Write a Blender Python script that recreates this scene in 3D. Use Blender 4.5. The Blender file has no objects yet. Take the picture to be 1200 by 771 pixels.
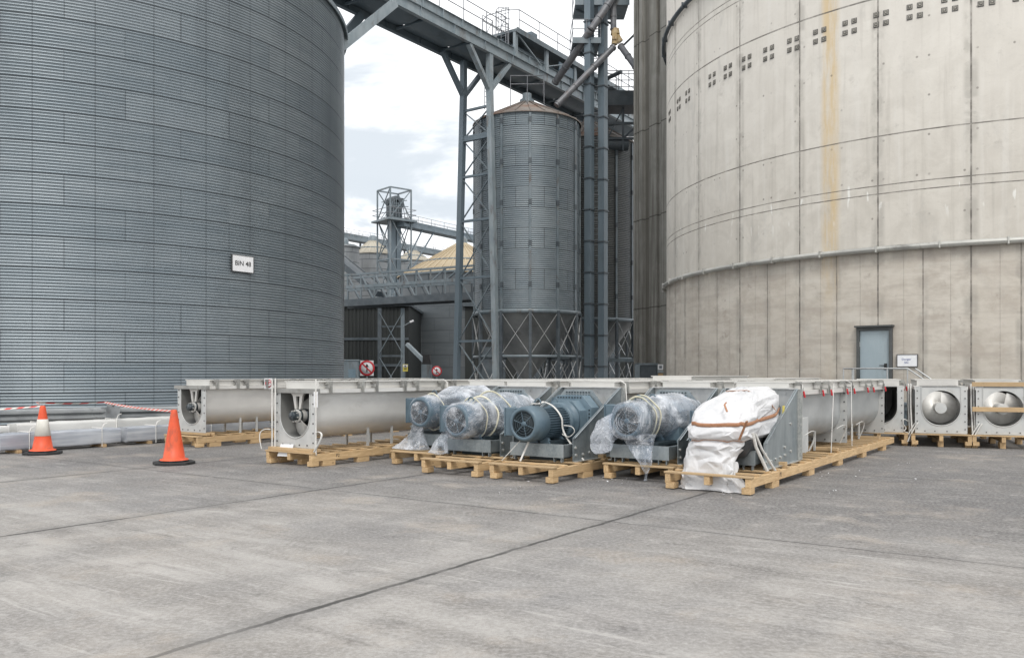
import bpy, math, random
from math import sin, cos, pi, radians, atan2, sqrt, asin, atan
from mathutils import Vector, Matrix, noise
random.seed(7)
sc = bpy.context.scene
COL = sc.collection
H0, F, CH = 438.0, 1000.0, 1.62          # horizon row, focal length in px of the 1200 px frame, eye height

# ---------------------------------------------------------------- mesh builder
class MB:
    def __init__(s): s.v = []; s.f = []; s.m = []; s.s = []
    def add(s, vs, fs, mi=0, smooth=False):
        b = len(s.v); s.v.extend([tuple(p) for p in vs])
        for f in fs:
            s.f.append([b+i for i in f]); s.m.append(mi); s.s.append(smooth)
        return s
    def box(s, x0, x1, y0, y1, z0, z1, mi=0):
        vs = [(x0,y0,z0),(x1,y0,z0),(x1,y1,z0),(x0,y1,z0),(x0,y0,z1),(x1,y0,z1),(x1,y1,z1),(x0,y1,z1)]
        return s.add(vs, [(0,3,2,1),(4,5,6,7),(0,1,5,4),(1,2,6,5),(2,3,7,6),(3,0,4,7)], mi)
    def bar(s, p0, p1, w, h, up=(0,0,1), mi=0):
        p0 = Vector(p0); p1 = Vector(p1); d = (p1-p0).normalized(); up = Vector(up)
        if abs(d.dot(up)) > .98: up = Vector((1,0,0))
        a = d.cross(up).normalized()*(w/2); b = a.cross(d).normalized()*(h/2)
        vs = [p0-a-b, p0+a-b, p0+a+b, p0-a+b, p1-a-b, p1+a-b, p1+a+b, p1-a+b]
        return s.add(vs, [(0,3,2,1),(4,5,6,7),(0,1,5,4),(1,2,6,5),(2,3,7,6),(3,0,4,7)], mi)
    def tube(s, p0, p1, r, n=10, r1=None, mi=0, caps=True):
        r1 = r if r1 is None else r1
        p0 = Vector(p0); p1 = Vector(p1); d = (p1-p0).normalized()
        up = Vector((0,0,1)) if abs(d.z) < .95 else Vector((1,0,0))
        a = d.cross(up).normalized(); b = a.cross(d)
        vs = [p0+(a*cos(t)+b*sin(t))*r for t in [2*pi*i/n for i in range(n)]] + \
             [p1+(a*cos(t)+b*sin(t))*r1 for t in [2*pi*i/n for i in range(n)]]
        s.add(vs, [(i,(i+1)%n,n+(i+1)%n,n+i) for i in range(n)], mi, True)
        if caps: s.add(vs[:n], [tuple(range(n))[::-1]], mi); s.add(vs[n:], [tuple(range(n))], mi)
        return s
    def path(s, pts, r, n=8, mi=0, flat=None, a0=None):
        pts = [Vector(p) for p in pts]; vs = []; k = len(pts); last = Vector(a0) if a0 else None
        for i, p in enumerate(pts):
            d = (pts[min(i+1,k-1)]-pts[max(i-1,0)]).normalized()
            if last is None:
                up = Vector((0,0,1)) if abs(d.z) < .9 else Vector((1,0,0)); a = d.cross(up).normalized()
            else: a = (last - d*last.dot(d)).normalized()
            last = a; b = a.cross(d)
            for j in range(n):
                t = 2*pi*j/n
                vs.append(p + a*cos(t)*r + b*sin(t)*(r if flat is None else flat))
        fs = [(i*n+j, i*n+(j+1)%n, (i+1)*n+(j+1)%n, (i+1)*n+j) for i in range(k-1) for j in range(n)]
        s.add(vs, fs, mi, True)
        s.add(vs[:n], [tuple(range(n))[::-1]], mi); s.add(vs[-n:], [tuple(range(n))], mi)
        return s
    def lathe(s, prof, n=32, M=None, mi=0, smooth=True, a0=0, a1=2*pi):
        M = M or Matrix.Identity(4); full = abs(a1-a0-2*pi) < 1e-6; c = n if full else n+1
        vs = []
        for r, z in prof:
            for j in range(c):
                t = a0+(a1-a0)*j/n
                vs.append(M @ Vector((r*cos(t), r*sin(t), z)))
        fs = []
        for i in range(len(prof)-1):
            for j in range(n):
                k = (j+1) % c
                fs.append((i*c+j, i*c+k, (i+1)*c+k, (i+1)*c+j))
        return s.add(vs, fs, mi, smooth)
    def prism(s, poly, f, d0, d1, mi=0):
        n = len(poly)
        vs = [f(a,b,d0) for a,b in poly]+[f(a,b,d1) for a,b in poly]
        return s.add(vs, [tuple(range(n))[::-1], tuple(range(n,2*n))]+[(i,(i+1)%n,n+(i+1)%n,n+i) for i in range(n)], mi)
    def build(s, name, mats, parent=None, bevel=0, loc=None, fix=True):
        me = bpy.data.meshes.new(name); me.from_pydata(s.v, [], s.f)
        if not isinstance(mats, (list, tuple)): mats = [mats]
        for m in mats: me.materials.append(m)
        me.polygons.foreach_set('material_index', s.m); me.polygons.foreach_set('use_smooth', s.s)
        if fix:
            import bmesh
            bm = bmesh.new(); bm.from_mesh(me); bmesh.ops.recalc_face_normals(bm, faces=bm.faces); bm.to_mesh(me); bm.free()
        me.update()
        o = bpy.data.objects.new(name, me); COL.objects.link(o)
        if parent is not None: o.parent = parent
        if loc is not None: o.location = loc
        if bevel:
            b = o.modifiers.new('edge', 'BEVEL'); b.width = bevel; b.segments = 1; b.limit_method = 'ANGLE'
        return o

def XZ(a, b, d): return (a, d, b)
def YZ(a, b, d): return (d, a, b)
def XY(a, b, d): return (a, b, d)

def smooth(pts, k=6):
    P = [Vector(p) for p in pts]; P = [P[0]*2-P[1]]+P+[P[-1]*2-P[-2]]; out = []
    for i in range(1, len(P)-2):
        a, b, c, d = P[i-1:i+3]
        for j in range(k):
            t = j/k; out.append(.5*((2*b)+(c-a)*t+(2*a-5*b+4*c-d)*t*t+(3*b-a-3*c+d)*t**3))
    return out+[P[-2]]
def tag(o, label, cat, group=None, kind=None):
    o['label'] = label; o['category'] = cat
    if group: o['group'] = group
    if kind: o['kind'] = kind
    return o
def structure(o): o['kind'] = 'structure'; return o
def thing(name, label, cat, loc=(0,0,0), rz=0, group=None):
    o = bpy.data.objects.new(name, None); COL.objects.link(o); o.empty_display_size = .2
    o.location = loc; o.rotation_euler = (0,0,rz)
    return tag(o, label, cat, group)
def clone(o, parent, loc=None, rot=None):
    c = o.copy(); COL.objects.link(c); c.parent = parent
    if loc is not None: c.location = loc
    if rot is not None: c.rotation_euler = rot
    return c

AX = radians(35.0)
def W(u, v, z=0.0): return Vector((sin(AX)*u+cos(AX)*v, cos(AX)*u-sin(AX)*v, z))
RZ = pi/2-AX                               # local x runs along u, local y to the camera's left of it
def ray(px): return Vector(((px-600)/F, 1.0))
def at(px, y, Y): return Vector(((px-600)*Y/F, Y, CH+(H0-y)*Y/F))

# ---------------------------------------------------------------- node helper
class NT:
    def __init__(s, name):
        s.mat = bpy.data.materials.new(name); s.mat.use_nodes = True
        s.t = s.mat.node_tree; s.t.nodes.clear()
        s.out = s.t.nodes.new('ShaderNodeOutputMaterial'); s.p = s.t.nodes.new('ShaderNodeBsdfPrincipled')
        s.t.links.new(s.p.outputs[0], s.out.inputs[0])
    def n(s, typ, **kw):
        nd = s.t.nodes.new(typ)
        for k, v in kw.items(): setattr(nd, k, v)
        return nd
    def put(s, sock, v):
        if isinstance(v, bpy.types.NodeSocket): s.t.links.new(v, sock)
        elif v is not None:
            if sock.type == 'RGBA' and not hasattr(v, '__len__'): v = (v, v, v, 1)
            if sock.type == 'RGBA' and len(v) == 3: v = (*v, 1)
            sock.default_value = v
    def m(s, op, a, b=None, c=None, clamp=False):
        nd = s.n('ShaderNodeMath', operation=op, use_clamp=clamp)
        s.put(nd.inputs[0], a); s.put(nd.inputs[1], b)
        if c is not None: s.put(nd.inputs[2], c)
        return nd.outputs[0]
    def vm(s, op, a, b=None):
        nd = s.n('ShaderNodeVectorMath', operation=op); s.put(nd.inputs[0], a)
        if b is not None: s.put(nd.inputs[1], b)
        return nd.outputs[0]
    def mix(s, f, a, b, mode='MIX'):
        nd = s.n('ShaderNodeMix', data_type='RGBA', blend_type=mode)
        s.put(nd.inputs[0], f); s.put(nd.inputs[6], a); s.put(nd.inputs[7], b); return nd.outputs[2]
    def ramp(s, v, lo, hi, a=0.0, b=1.0, smooth=True):
        nd = s.n('ShaderNodeMapRange'); nd.interpolation_type = 'SMOOTHSTEP' if smooth else 'LINEAR'
        s.put(nd.inputs[0], v)
        for i, x in enumerate((lo, hi, a, b)): s.put(nd.inputs[i+1], x)
        return nd.outputs[0]
    def obj(s):
        return s.n('ShaderNodeTexCoord').outputs['Object']
    def rnd(s): return s.n('ShaderNodeObjectInfo').outputs['Random']
    def shift(s, co, k=37.0):                 # every object its own stretch of the pattern
        cb = s.n('ShaderNodeCombineXYZ'); r = s.m('MULTIPLY', s.rnd(), k)
        for i in range(3): s.put(cb.inputs[i], r)
        return s.vm('ADD', co, cb.outputs[0])
    def scale(s, co, xyz): return s.vm('MULTIPLY', co, Vector(xyz))
    def noise(s, co, sc_, det=4, rough=.55, dist=0):
        nd = s.n('ShaderNodeTexNoise'); s.put(nd.inputs['Vector'], co); nd.inputs['Scale'].default_value = sc_
        nd.inputs['Detail'].default_value = det; nd.inputs['Roughness'].default_value = rough; nd.inputs['Distortion'].default_value = dist
        return nd.outputs['Fac']
    def sep(s, co):
        nd = s.n('ShaderNodeSeparateXYZ'); s.put(nd.inputs[0], co); return nd.outputs
    def comb(s, x, y, z=0.0):
        nd = s.n('ShaderNodeCombineXYZ')
        for i, q in enumerate((x,y,z)): s.put(nd.inputs[i], q)
        return nd.outputs[0]
    def white(s, co):
        nd = s.n('ShaderNodeTexWhiteNoise', noise_dimensions='3D'); s.put(nd.inputs['Vector'], co); return nd.outputs['Value']
    def bump(s, h, strength=.3, dist=.01, prev=None):
        nd = s.n('ShaderNodeBump'); nd.inputs['Strength'].default_value = strength; nd.inputs['Distance'].default_value = dist
        s.put(nd.inputs['Height'], h)
        if prev is not None: s.put(nd.inputs['Normal'], prev)
        return nd.outputs[0]
    def set(s, color=None, rough=None, metal=None, normal=None, spec=None):
        P = s.p.inputs
        s.put(P['Base Color'], color); s.put(P['Roughness'], rough); s.put(P['Metallic'], metal)
        if normal is not None: s.put(P['Normal'], normal)
        if spec is not None: s.put(P['Specular IOR Level'], spec)
        return s.mat

def worn(name, a, b, rough=.5, metal=0.0, sc_=6.0, stretch=(1,1,1), bump=.15, bsc=40, rvar=.15, dirt=None, dirt_amt=.5):
    t = NT(name); co = t.shift(t.obj())
    st = t.scale(co, stretch)
    n1 = t.noise(st, sc_, 5, .6); n2 = t.noise(co, sc_*.27, 3, .5)
    f = t.ramp(t.m('ADD', t.m('MULTIPLY', n1, .6), t.m('MULTIPLY', n2, .4)), .36, .64)
    c = t.mix(f, a, b)
    if dirt:
        d = t.ramp(t.noise(st, sc_*.6, 6, .7, .4), .52, .72, 0, dirt_amt); c = t.mix(d, c, dirt)
    r = t.m('ADD', rough-rvar/2, t.m('MULTIPLY', n1, rvar))
    nb = t.bump(t.noise(st, bsc, 4, .6), bump, .004) if bump else None
    return t.set(c, r, metal, nb)

M = {}
M['steel_in'] = worn('shaded trough inside', (.20,.20,.195), (.28,.28,.27), .5, .3, 3.0, (.5,1,1), .05, 60, .16, (.14,.13,.12), .3)  # darker copy of the trough steel: shade inside the covered trough put into colour
M['steel_blue'] = worn('blue grey trough sheet', (.40,.42,.425), (.50,.515,.515), .45, .4, 3.0, (.5,1,1), .05, 60, .16, (.33,.33,.32), .35)
M['steel'] = worn('stainless sheet', (.68,.67,.645), (.77,.76,.73), .40, .38, 3.0, (.5,1,1), .05, 60, .16, (.40,.37,.32), .3)
M['steel_plate'] = worn('stainless plate', (.50,.515,.51), (.60,.605,.59), .5, .3, 4.0, (1,1,1), .05, 60, .16, (.36,.34,.30), .35)
M['steel_light'] = worn('bright cover sheet', (.56,.55,.52), (.64,.63,.60), .5, .25, 2.0, (.4,1,1), .05, 50, .14, (.42,.40,.36), .35)
M['steel_dark'] = worn('dull rail steel', (.26,.26,.25), (.38,.38,.36), .5, .4, 5.0, (.4,1,1), .08, 60, .16, (.16,.14,.12), .5)
M['flight'] = worn('screw flight steel', (.62,.61,.58), (.76,.75,.72), .48, .2, 5.0, (1,1,1), .1, 50, .2, (.42,.39,.35), .4)
M['hub'] = worn('oiled hub', (.025,.035,.043), (.12,.135,.145), .3, .3, 20.0, (1,1,1), .3, 60, .3)
def galv():
    t = NT('galvanised sheet'); co = t.shift(t.obj())
    vo = t.n('ShaderNodeTexVoronoi'); t.put(vo.inputs['Vector'], co); vo.inputs['Scale'].default_value = 38
    g = t.sep(vo.outputs['Color'])[0]
    n2 = t.noise(t.scale(co, (1,1,.35)), 3.2, 5, .6)
    c = t.mix(t.ramp(n2, .3, .7), (.19,.225,.245), (.34,.38,.395)); c = t.mix(t.m('MULTIPLY', g, .32), c, (.44,.48,.49))
    stn = t.ramp(t.noise(t.scale(co, (3,3,.5)), 4, 5, .7), .6, .72, 0, .35); c = t.mix(stn, c, (.50,.51,.50))
    return t.set(c, t.m('ADD', .34, t.m('MULTIPLY', g, .14)), .6)
M['galv'] = galv()
M['galv_lit'] = worn('lit galvanised', (.54,.555,.56), (.66,.67,.665), .45, .3, 7.0, (1,1,.4), .05, 60, .15, (.30,.30,.29), .4)  # paler galvanised copy: light falling on the end walls put into the colour
M['motor'] = worn('blue grey motor paint', (.085,.130,.165), (.115,.168,.205), .42, .05, 7.0, (1,1,1), .05, 60, .14, (.05,.08,.10), .4)
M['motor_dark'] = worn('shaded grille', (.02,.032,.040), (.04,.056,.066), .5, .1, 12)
M['gear'] = worn('grey blue casting', (.13,.19,.235), (.17,.235,.28), .45, .1, 8, (1,1,1), .15, 90)
M['black'] = worn('black rubber', (.016,.016,.017), (.032,.032,.033), .62, 0, 8, (1,1,1), .2, 50)
M['darkcloth'] = worn('black membrane', (.02,.021,.023), (.05,.052,.056), .4, 0, 5)
M['bolt'] = worn('zinc bolt', (.40,.41,.40), (.60,.60,.57), .35, .5, 30, bump=0)
M['boltdark'] = worn('dark bolt', (.05,.052,.055), (.10,.10,.10), .5, .3, 30, bump=0)
M['strapw'] = worn('white webbing', (.60,.59,.56), (.72,.71,.68), .65, 0, 30, (1,1,1), .2, 200)
M['strapo'] = worn('brown webbing', (.34,.16,.085), (.44,.23,.13), .7, 0, 25, (1,1,1), .2, 200)
M['paper'] = worn('white paper', (.74,.75,.77), (.80,.80,.81), .7, 0, 9, bump=0)
M['red'] = worn('red paint', (.50,.02,.03), (.58,.035,.045), .45, 0, 12, bump=0)
M['ink'] = worn('black ink', (.02,.02,.02), (.03,.03,.03), .6, 0, 12, bump=0)
M['blueink'] = worn('blue ink', (.04,.07,.25), (.06,.09,.30), .6, 0, 12, bump=0)
M['yellow'] = worn('yellow paint', (.62,.52,.09), (.68,.58,.12), .5, 0, 12, bump=0)
M['orange'] = worn('cone orange', (.66,.080,.026), (.76,.115,.04), .5, 0, 7, (1,1,.5), .15, 30, .2, (.33,.085,.05), .75)
M['reflect'] = worn('cone sleeve', (.60,.585,.53), (.72,.70,.65), .45, 0, 8, (1,1,.6), .1, 60, .15, (.33,.31,.28), .7)
M['steelgrey'] = worn('grey painted steel', (.140,.176,.198), (.205,.24,.262), .5, .15, 3.0, (1,1,.4), .1, 40, .2, (.115,.085,.065), .7)
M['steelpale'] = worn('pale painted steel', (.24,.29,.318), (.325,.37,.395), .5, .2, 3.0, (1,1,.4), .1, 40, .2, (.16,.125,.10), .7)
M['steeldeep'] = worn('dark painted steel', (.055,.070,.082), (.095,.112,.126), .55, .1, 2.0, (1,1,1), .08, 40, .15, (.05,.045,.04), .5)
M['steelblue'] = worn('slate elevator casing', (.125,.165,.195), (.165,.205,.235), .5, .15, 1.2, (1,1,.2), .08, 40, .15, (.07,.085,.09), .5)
M['handrail'] = worn('galvanised tube', (.40,.415,.42), (.54,.55,.55), .45, .4, 8, bump=0)
M['rail_dark'] = worn('weathered rail tube', (.16,.17,.19), (.24,.25,.265), .5, .3, 8, bump=0)
M['spout'] = worn('worn spout pipe', (.13,.135,.15), (.20,.205,.215), .5, .2, 3, (1,1,1), .1, 30, .15, (.15,.09,.06), .5)
M['rustyellow'] = worn('rusty yellow casting', (.42,.30,.14), (.52,.42,.27), .6, 0, 9, (1,1,1), .2, 30, .15, (.22,.09,.04), .95)
M['doorblue'] = worn('grey blue door paint', (.285,.35,.385), (.335,.40,.43), .5, 0, 2.5, (1,1,.4), .05, 30, .15, (.24,.27,.28), .4)
M['doorframe'] = worn('dark door frame', (.05,.055,.055), (.085,.09,.09), .6, 0, 4)
M['barrier'] = worn('dull galvanised barrier', (.22,.235,.245), (.34,.355,.36), .5, .4, 2.0, (1,1,1), .1, 40, .2, (.09,.085,.08), .7)
M['leafwrap'] = worn('milky wrapped steel', (.34,.37,.42), (.55,.57,.60), .32, .1, 4.0, (.2,1,3), .35, 18, .25)
M['whitewrap'] = worn('white sheeting', (.58,.58,.56), (.70,.70,.68), .5, 0, 3.0, (.3,1,1), .3, 14, .2, (.44,.43,.40), .5)
def wood(name, a, b):
    t = NT(name); co = t.shift(t.obj())
    sp = t.sep(t.n('ShaderNodeTexCoord').outputs['Object'])
    g = t.noise(t.scale(co, (1.2,9,22)), 3.0, 6, .65, .8); big = t.noise(co, 1.3, 3)
    c = t.mix(t.ramp(g, .36, .64), a, b)
    kn = t.n('ShaderNodeTexVoronoi'); t.put(kn.inputs['Vector'], t.scale(co, (1,2.2,2.2))); kn.inputs['Scale'].default_value = 3.1
    c = t.mix(t.ramp(kn.outputs['Distance'], .05, .12, .75, 0), c, (.17,.085,.035))
    c = t.mix(t.ramp(big, .5, .72, 0, .5), c, (.36,.25,.14))
    c = t.mix(t.m('MULTIPLY', t.rnd(), .40), c, (.36,.25,.14)); c = t.mix(t.ramp(t.noise(co, 5, 5, .7), .55, .75, 0, .45), c, (.25,.185,.12))
    return t.set(c, .68, 0, t.bump(g, .25, .004))
M['wood'] = wood('new pine', (.50,.33,.165), (.71,.51,.285))
M['woodold'] = wood('weathered pine', (.42,.28,.15), (.54,.38,.21))
def wood_y(): # grain across for deck boards
    t = NT('pine board'); co = t.shift(t.obj())
    g = t.noise(t.scale(co, (9,1.2,22)), 3.0, 6, .65, .8); big = t.noise(co, 1.3, 3)
    c = t.mix(t.ramp(g, .32, .68), (.47,.315,.16), (.68,.49,.28)); c = t.mix(t.ramp(big, .5, .72, 0, .5), c, (.36,.25,.14))
    c = t.mix(t.m('MULTIPLY', t.rnd(), .6), c, (.34,.25,.15)); c = t.mix(t.ramp(t.noise(co, 5, 5, .7), .55, .75, 0, .5), c, (.25,.19,.13))
    return t.set(c, .68, 0, t.bump(g, .25, .004))
M['woody'] = wood_y()
def film():
    t = NT('clear plastic film'); co = t.shift(t.obj())
    r = t.n('ShaderNodeTexNoise'); t.put(r.inputs['Vector'], t.scale(co,(1,1.6,1.0))); r.inputs['Scale'].default_value = 2.6
    r.inputs['Detail'].default_value = 3; r.inputs['Distortion'].default_value = 1.1
    rid = t.m('ABSOLUTE', t.m('SUBTRACT', r.outputs['Fac'], .5))
    fold = t.ramp(rid, 0.0, .022, 1, 0)
    lw = t.n('ShaderNodeLayerWeight'); lw.inputs['Blend'].default_value = .35
    fac = t.m('ADD', t.m('MULTIPLY', fold, .22), t.m('MULTIPLY', lw.outputs['Facing'], .36))
    fac = t.m('ADD', fac, t.ramp(t.noise(co, 2.0, 3, .5, .6), .46, .62, .03, .38), clamp=True)
    fac = t.m('ADD', fac, t.ramp(t.sep(t.obj())[0], -.05, .7, 0, .20), clamp=True)
    vo = t.n('ShaderNodeTexVoronoi', feature='DISTANCE_TO_EDGE'); t.put(vo.inputs['Vector'], t.vm('ADD', t.scale(co, (1,1.3,1)), t.vm('MULTIPLY', r.outputs['Color'], Vector((.5,.5,.5))))); vo.inputs['Scale'].default_value = 7
    cr = t.ramp(vo.outputs['Distance'], 0, .10, 1, 0)
    fac = t.m('ADD', fac, t.m('MULTIPLY', t.ramp(vo.outputs['Distance'], 0, .03, 1, 0), .16), clamp=True)
    nb = t.bump(cr, .55, .02, t.bump(r.outputs['Fac'], .6, .06))
    t.set((.80,.83,.88), .16, 0, nb)
    t.p.inputs['Specular IOR Level'].default_value = .7
    tr = t.n('ShaderNodeBsdfTransparent'); tr.inputs[0].default_value = (.92,.95,.99,1)
    ms = t.n('ShaderNodeMixShader'); t.put(ms.inputs[0], fac)
    t.t.links.new(tr.outputs[0], ms.inputs[1]); t.t.links.new(t.p.outputs[0], ms.inputs[2]); t.t.links.new(ms.outputs[0], t.out.inputs[0])
    return t.mat
M['film'] = film()
def tarp():
    t = NT('white tarpaulin'); co = t.obj()
    n = t.noise(co, 3.0, 5, .6, 1.2); n2 = t.noise(co, 9, 4, .6, .6)
    c = t.mix(t.ramp(n, .35, .7), (.66,.66,.67), (.59,.595,.605)); c = t.mix(t.ramp(t.noise(co, 2, 5, .7), .54, .75, 0, .55), c, (.46,.45,.43))
    vo = t.n('ShaderNodeTexVoronoi', feature='DISTANCE_TO_EDGE'); t.put(vo.inputs['Vector'], co); vo.inputs['Scale'].default_value = 6.5; cr = t.ramp(vo.outputs['Distance'], 0, .22, 1, 0, False)
    return t.set(c, .42, 0, t.bump(n2, .15, .02, t.bump(cr, .22, .02)))
M['tarp'] = tarp()
# ---------------------------------------------------------------- camera, light, sky
cam = bpy.data.cameras.new('camera'); co_ = bpy.data.objects.new('camera', cam); COL.objects.link(co_)
cam.sensor_width = 36; cam.lens = 30; cam.clip_end = 2000; cam.clip_start = .1
cam.shift_y = (H0-385.5)/1200
co_.location = (0,0,CH); co_.rotation_euler = (pi/2,0,0); sc.camera = co_
SUN_EL, SUN_AZ = radians(52), radians(172)           # azimuth from +Y clockwise: behind the camera
sl = bpy.data.lights.new('sun', 'SUN'); sl.energy = 1.5; sl.angle = radians(16); sl.color = (1,.965,.91)
so = bpy.data.objects.new('sun', sl); COL.objects.link(so)
sd = Vector((sin(SUN_AZ)*cos(SUN_EL), cos(SUN_AZ)*cos(SUN_EL), sin(SUN_EL)))
so.rotation_euler = sd.to_track_quat('Z', 'Y').to_euler(); so.location = (0,0,60)
wd = bpy.data.worlds.new('World'); sc.world = wd; wd.use_nodes = True
def world():
    class WN(NT):
        def __init__(s): s.t = wd.node_tree
    t = WN(); N = wd.node_tree.nodes; N.clear()
    out = t.n('ShaderNodeOutputWorld'); bg = t.n('ShaderNodeBackground'); wd.node_tree.links.new(bg.outputs[0], out.inputs[0])
    sky = t.n('ShaderNodeTexSky'); sky.sky_type = 'NISHITA'; sky.sun_disc = False
    sky.sun_elevation = SUN_EL; sky.sun_rotation = SUN_AZ; sky.dust_density = 2.5
    g = t.n('ShaderNodeTexCoord').outputs['Generated']; x, y, z = t.sep(g)
    zc = t.m('MAXIMUM', z, 0.0)
    d = t.m('ADD', zc, .22)
    p = t.comb(t.m('DIVIDE', x, d), t.m('DIVIDE', y, d), 3.7)
    n1 = t.noise(p, 1.55, 6, .56, .25); n2 = t.noise(p, .7, 3, .5)
    th = t.ramp(t.m('ADD', t.m('MULTIPLY', n1, .72), t.m('MULTIPLY', n2, .28)), 0.525, 0.61)
    thin = t.mix(th, (13.0,13.1,13.25), (7.3,7.9,8.5))
    thin = t.mix(t.ramp(z, .35, .85), thin, (11.8,11.9,12.1))
    cov = t.ramp(t.noise(p, .95, 4, .5), .2, .36, .80, .965)
    t.put(bg.inputs[0], t.mix(cov, sky.outputs[0], thin)); bg.inputs[1].default_value = .1
world()
vs = sc.view_settings; vs.view_transform = 'Standard'; vs.look = 'None'; vs.exposure = .14; vs.gamma = 1; vs.use_curve_mapping = False
sc.cycles.use_denoising = True; sc.cycles.max_bounces = 8; sc.cycles.transparent_max_bounces = 16
sc.cycles.use_adaptive_sampling = True; sc.cycles.adaptive_threshold = .015

# ---------------------------------------------------------------- ground: one sheet of cast slabs
def ground_mat():
    t = NT('cast concrete yard'); co = t.obj(); x, y, z = t.sep(co)
    u = t.m('ADD', t.m('MULTIPLY', x, sin(AX)), t.m('MULTIPLY', y, cos(AX)))
    v = t.m('SUBTRACT', t.m('MULTIPLY', x, cos(AX)), t.m('MULTIPLY', y, sin(AX)))
    uv = t.comb(u, v)
    wob = t.m('MULTIPLY', t.m('SUBTRACT', t.noise(co, 2.2, 6, .7), .5), .10)
    def line(w, k0, pitch, width):
        q = t.m('DIVIDE', t.m('SUBTRACT', t.m('ADD', w, wob), k0), pitch)
        f = t.m('ABSOLUTE', t.m('SUBTRACT', q, t.m('ROUND', q)))
        return t.ramp(t.m('MULTIPLY', f, pitch), width*.4, width, 1, 0)
    brk = t.ramp(t.noise(co, .9, 4, .6), .40, .56, .55, 1)
    thick = t.ramp(t.noise(co, .6, 3), .4, .65, .014, .030)
    l1 = t.m('MULTIPLY', line(v, -4.5, 4.55, .036), brk)
    l2 = t.m('MULTIPLY', line(u, 8.3, 6.1, .02), brk)
    ln = t.m('MAXIMUM', l1, l2)
    halo = t.m('MAXIMUM', t.m('MULTIPLY', line(v, -4.5, 4.55, .22), .22), t.m('MULTIPLY', line(u, 8.3, 6.1, .12), .14))
    # broomed and trafficked surface: streaks that run across the slab
    st = t.noise(t.scale(uv, (1.1,.20,1)), 2.1, 6, .65, .3); st2 = t.noise(t.scale(uv, (.25,1.0,1)), 1.6, 5, .6, .2)
    big = t.noise(co, .22, 4, .55, .3); mid = t.noise(co, .85, 5, .62, .4); fine = t.noise(co, 26, 5, .75); grit = t.noise(co, 120, 3, .7)
    slab = t.white(t.comb(t.m('FLOOR', t.m('DIVIDE', t.m('ADD', u, -8.3), 6.1)), t.m('FLOOR', t.m('DIVIDE', t.m('ADD', v, 4.5), 4.55)), 2.0))
    c = t.mix(t.ramp(mid, .22, .78), (.205,.196,.186), (.322,.309,.292))
    c = t.mix(t.ramp(st, .40, .66, 0, .62), c, (.385,.373,.356))
    c = t.mix(t.ramp(st2, .44, .74, 0, .6), c, (.205,.20,.196))
    c = t.mix(t.ramp(big, .46, .66, 0, .55), c, (.215,.214,.216))
    c = t.mix(t.m('MULTIPLY', slab, .16), c, (.20,.20,.202))
    # the far row of slabs is oilier and darker than the near ones
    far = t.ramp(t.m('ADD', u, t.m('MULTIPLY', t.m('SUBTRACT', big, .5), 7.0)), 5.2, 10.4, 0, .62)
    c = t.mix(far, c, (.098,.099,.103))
    warm = t.ramp(t.noise(co, .5, 4, .6), .5, .7, 0, .35); c = t.mix(warm, c, (.40,.365,.325), 'MULTIPLY') if False else t.mix(t.m('MULTIPLY', warm, .4), c, (.40,.365,.33))
    sc1 = t.noise(t.scale(uv, (9,.55,1)), 1.6, 6, .72, .2); pt_ = t.ramp(t.noise(co, .55, 4, .6), .42, .62); c = t.mix(t.m('MULTIPLY', t.ramp(sc1, .54, .66, 0, .55), pt_), c, (.43,.418,.40))
    sc2 = t.noise(t.scale(uv, (5,.35,1)), 1.3, 6, .7, .2); c = t.mix(t.m('MULTIPLY', t.ramp(sc2, .55, .70, 0, .5), t.ramp(t.noise(co, .4, 3), .40, .60)), c, (.17,.166,.162))
    wm = t.noise(co, .75, 5, .65); c = t.mix(t.ramp(wm, .52, .68, 0, .45), c, (.335,.300,.262))
    blot = t.noise(co, 3.1, 6, .72); c = t.mix(t.ramp(blot, .54, .70, 0, .38), c, (.17,.163,.155)); c = t.mix(t.ramp(blot, .46, .32, 0, .32), c, (.42,.405,.385))
    oil = t.ramp(t.noise(t.scale(uv, (1.2,.5,1)), 1.9, 6, .68, .8), .52, .76, 0, .55); c = t.mix(oil, c, (.11,.108,.106))
    c = t.mix(t.ramp(fine, .35, .72, .0, .42), c, (.47,.46,.45)); c = t.mix(t.ramp(grit, .54, .70, 0, .6), c, (.15,.148,.146))
    pale = t.ramp(t.noise(co, 5.5, 5, .8), .70, .76, 0, .55); c = t.mix(pale, c, (.48,.475,.46))
    bc = t.n('ShaderNodeBrightContrast'); t.put(bc.inputs[0], c); bc.inputs[1].default_value = .105; bc.inputs[2].default_value = .48; c = t.mix(1.0, bc.outputs[0], (.03,.03,.03), 'LIGHTEN')
    c = t.mix(halo, c, (.13,.128,.126)); c = t.mix(t.m('MULTIPLY', ln, .88), c, (.045,.044,.042))
    h = t.m('ADD', t.m('MULTIPLY', fine, .6), t.m('MULTIPLY', grit, .4)); h = t.m('SUBTRACT', h, t.m('MULTIPLY', ln, 3.0))
    return t.set(c, t.m('ADD', .66, t.m('MULTIPLY', mid, .22)), 0, t.bump(h, .35, .006), .35)
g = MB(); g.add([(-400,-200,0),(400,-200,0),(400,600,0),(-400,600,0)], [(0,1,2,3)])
structure(g.build('ground', ground_mat()))

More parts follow.
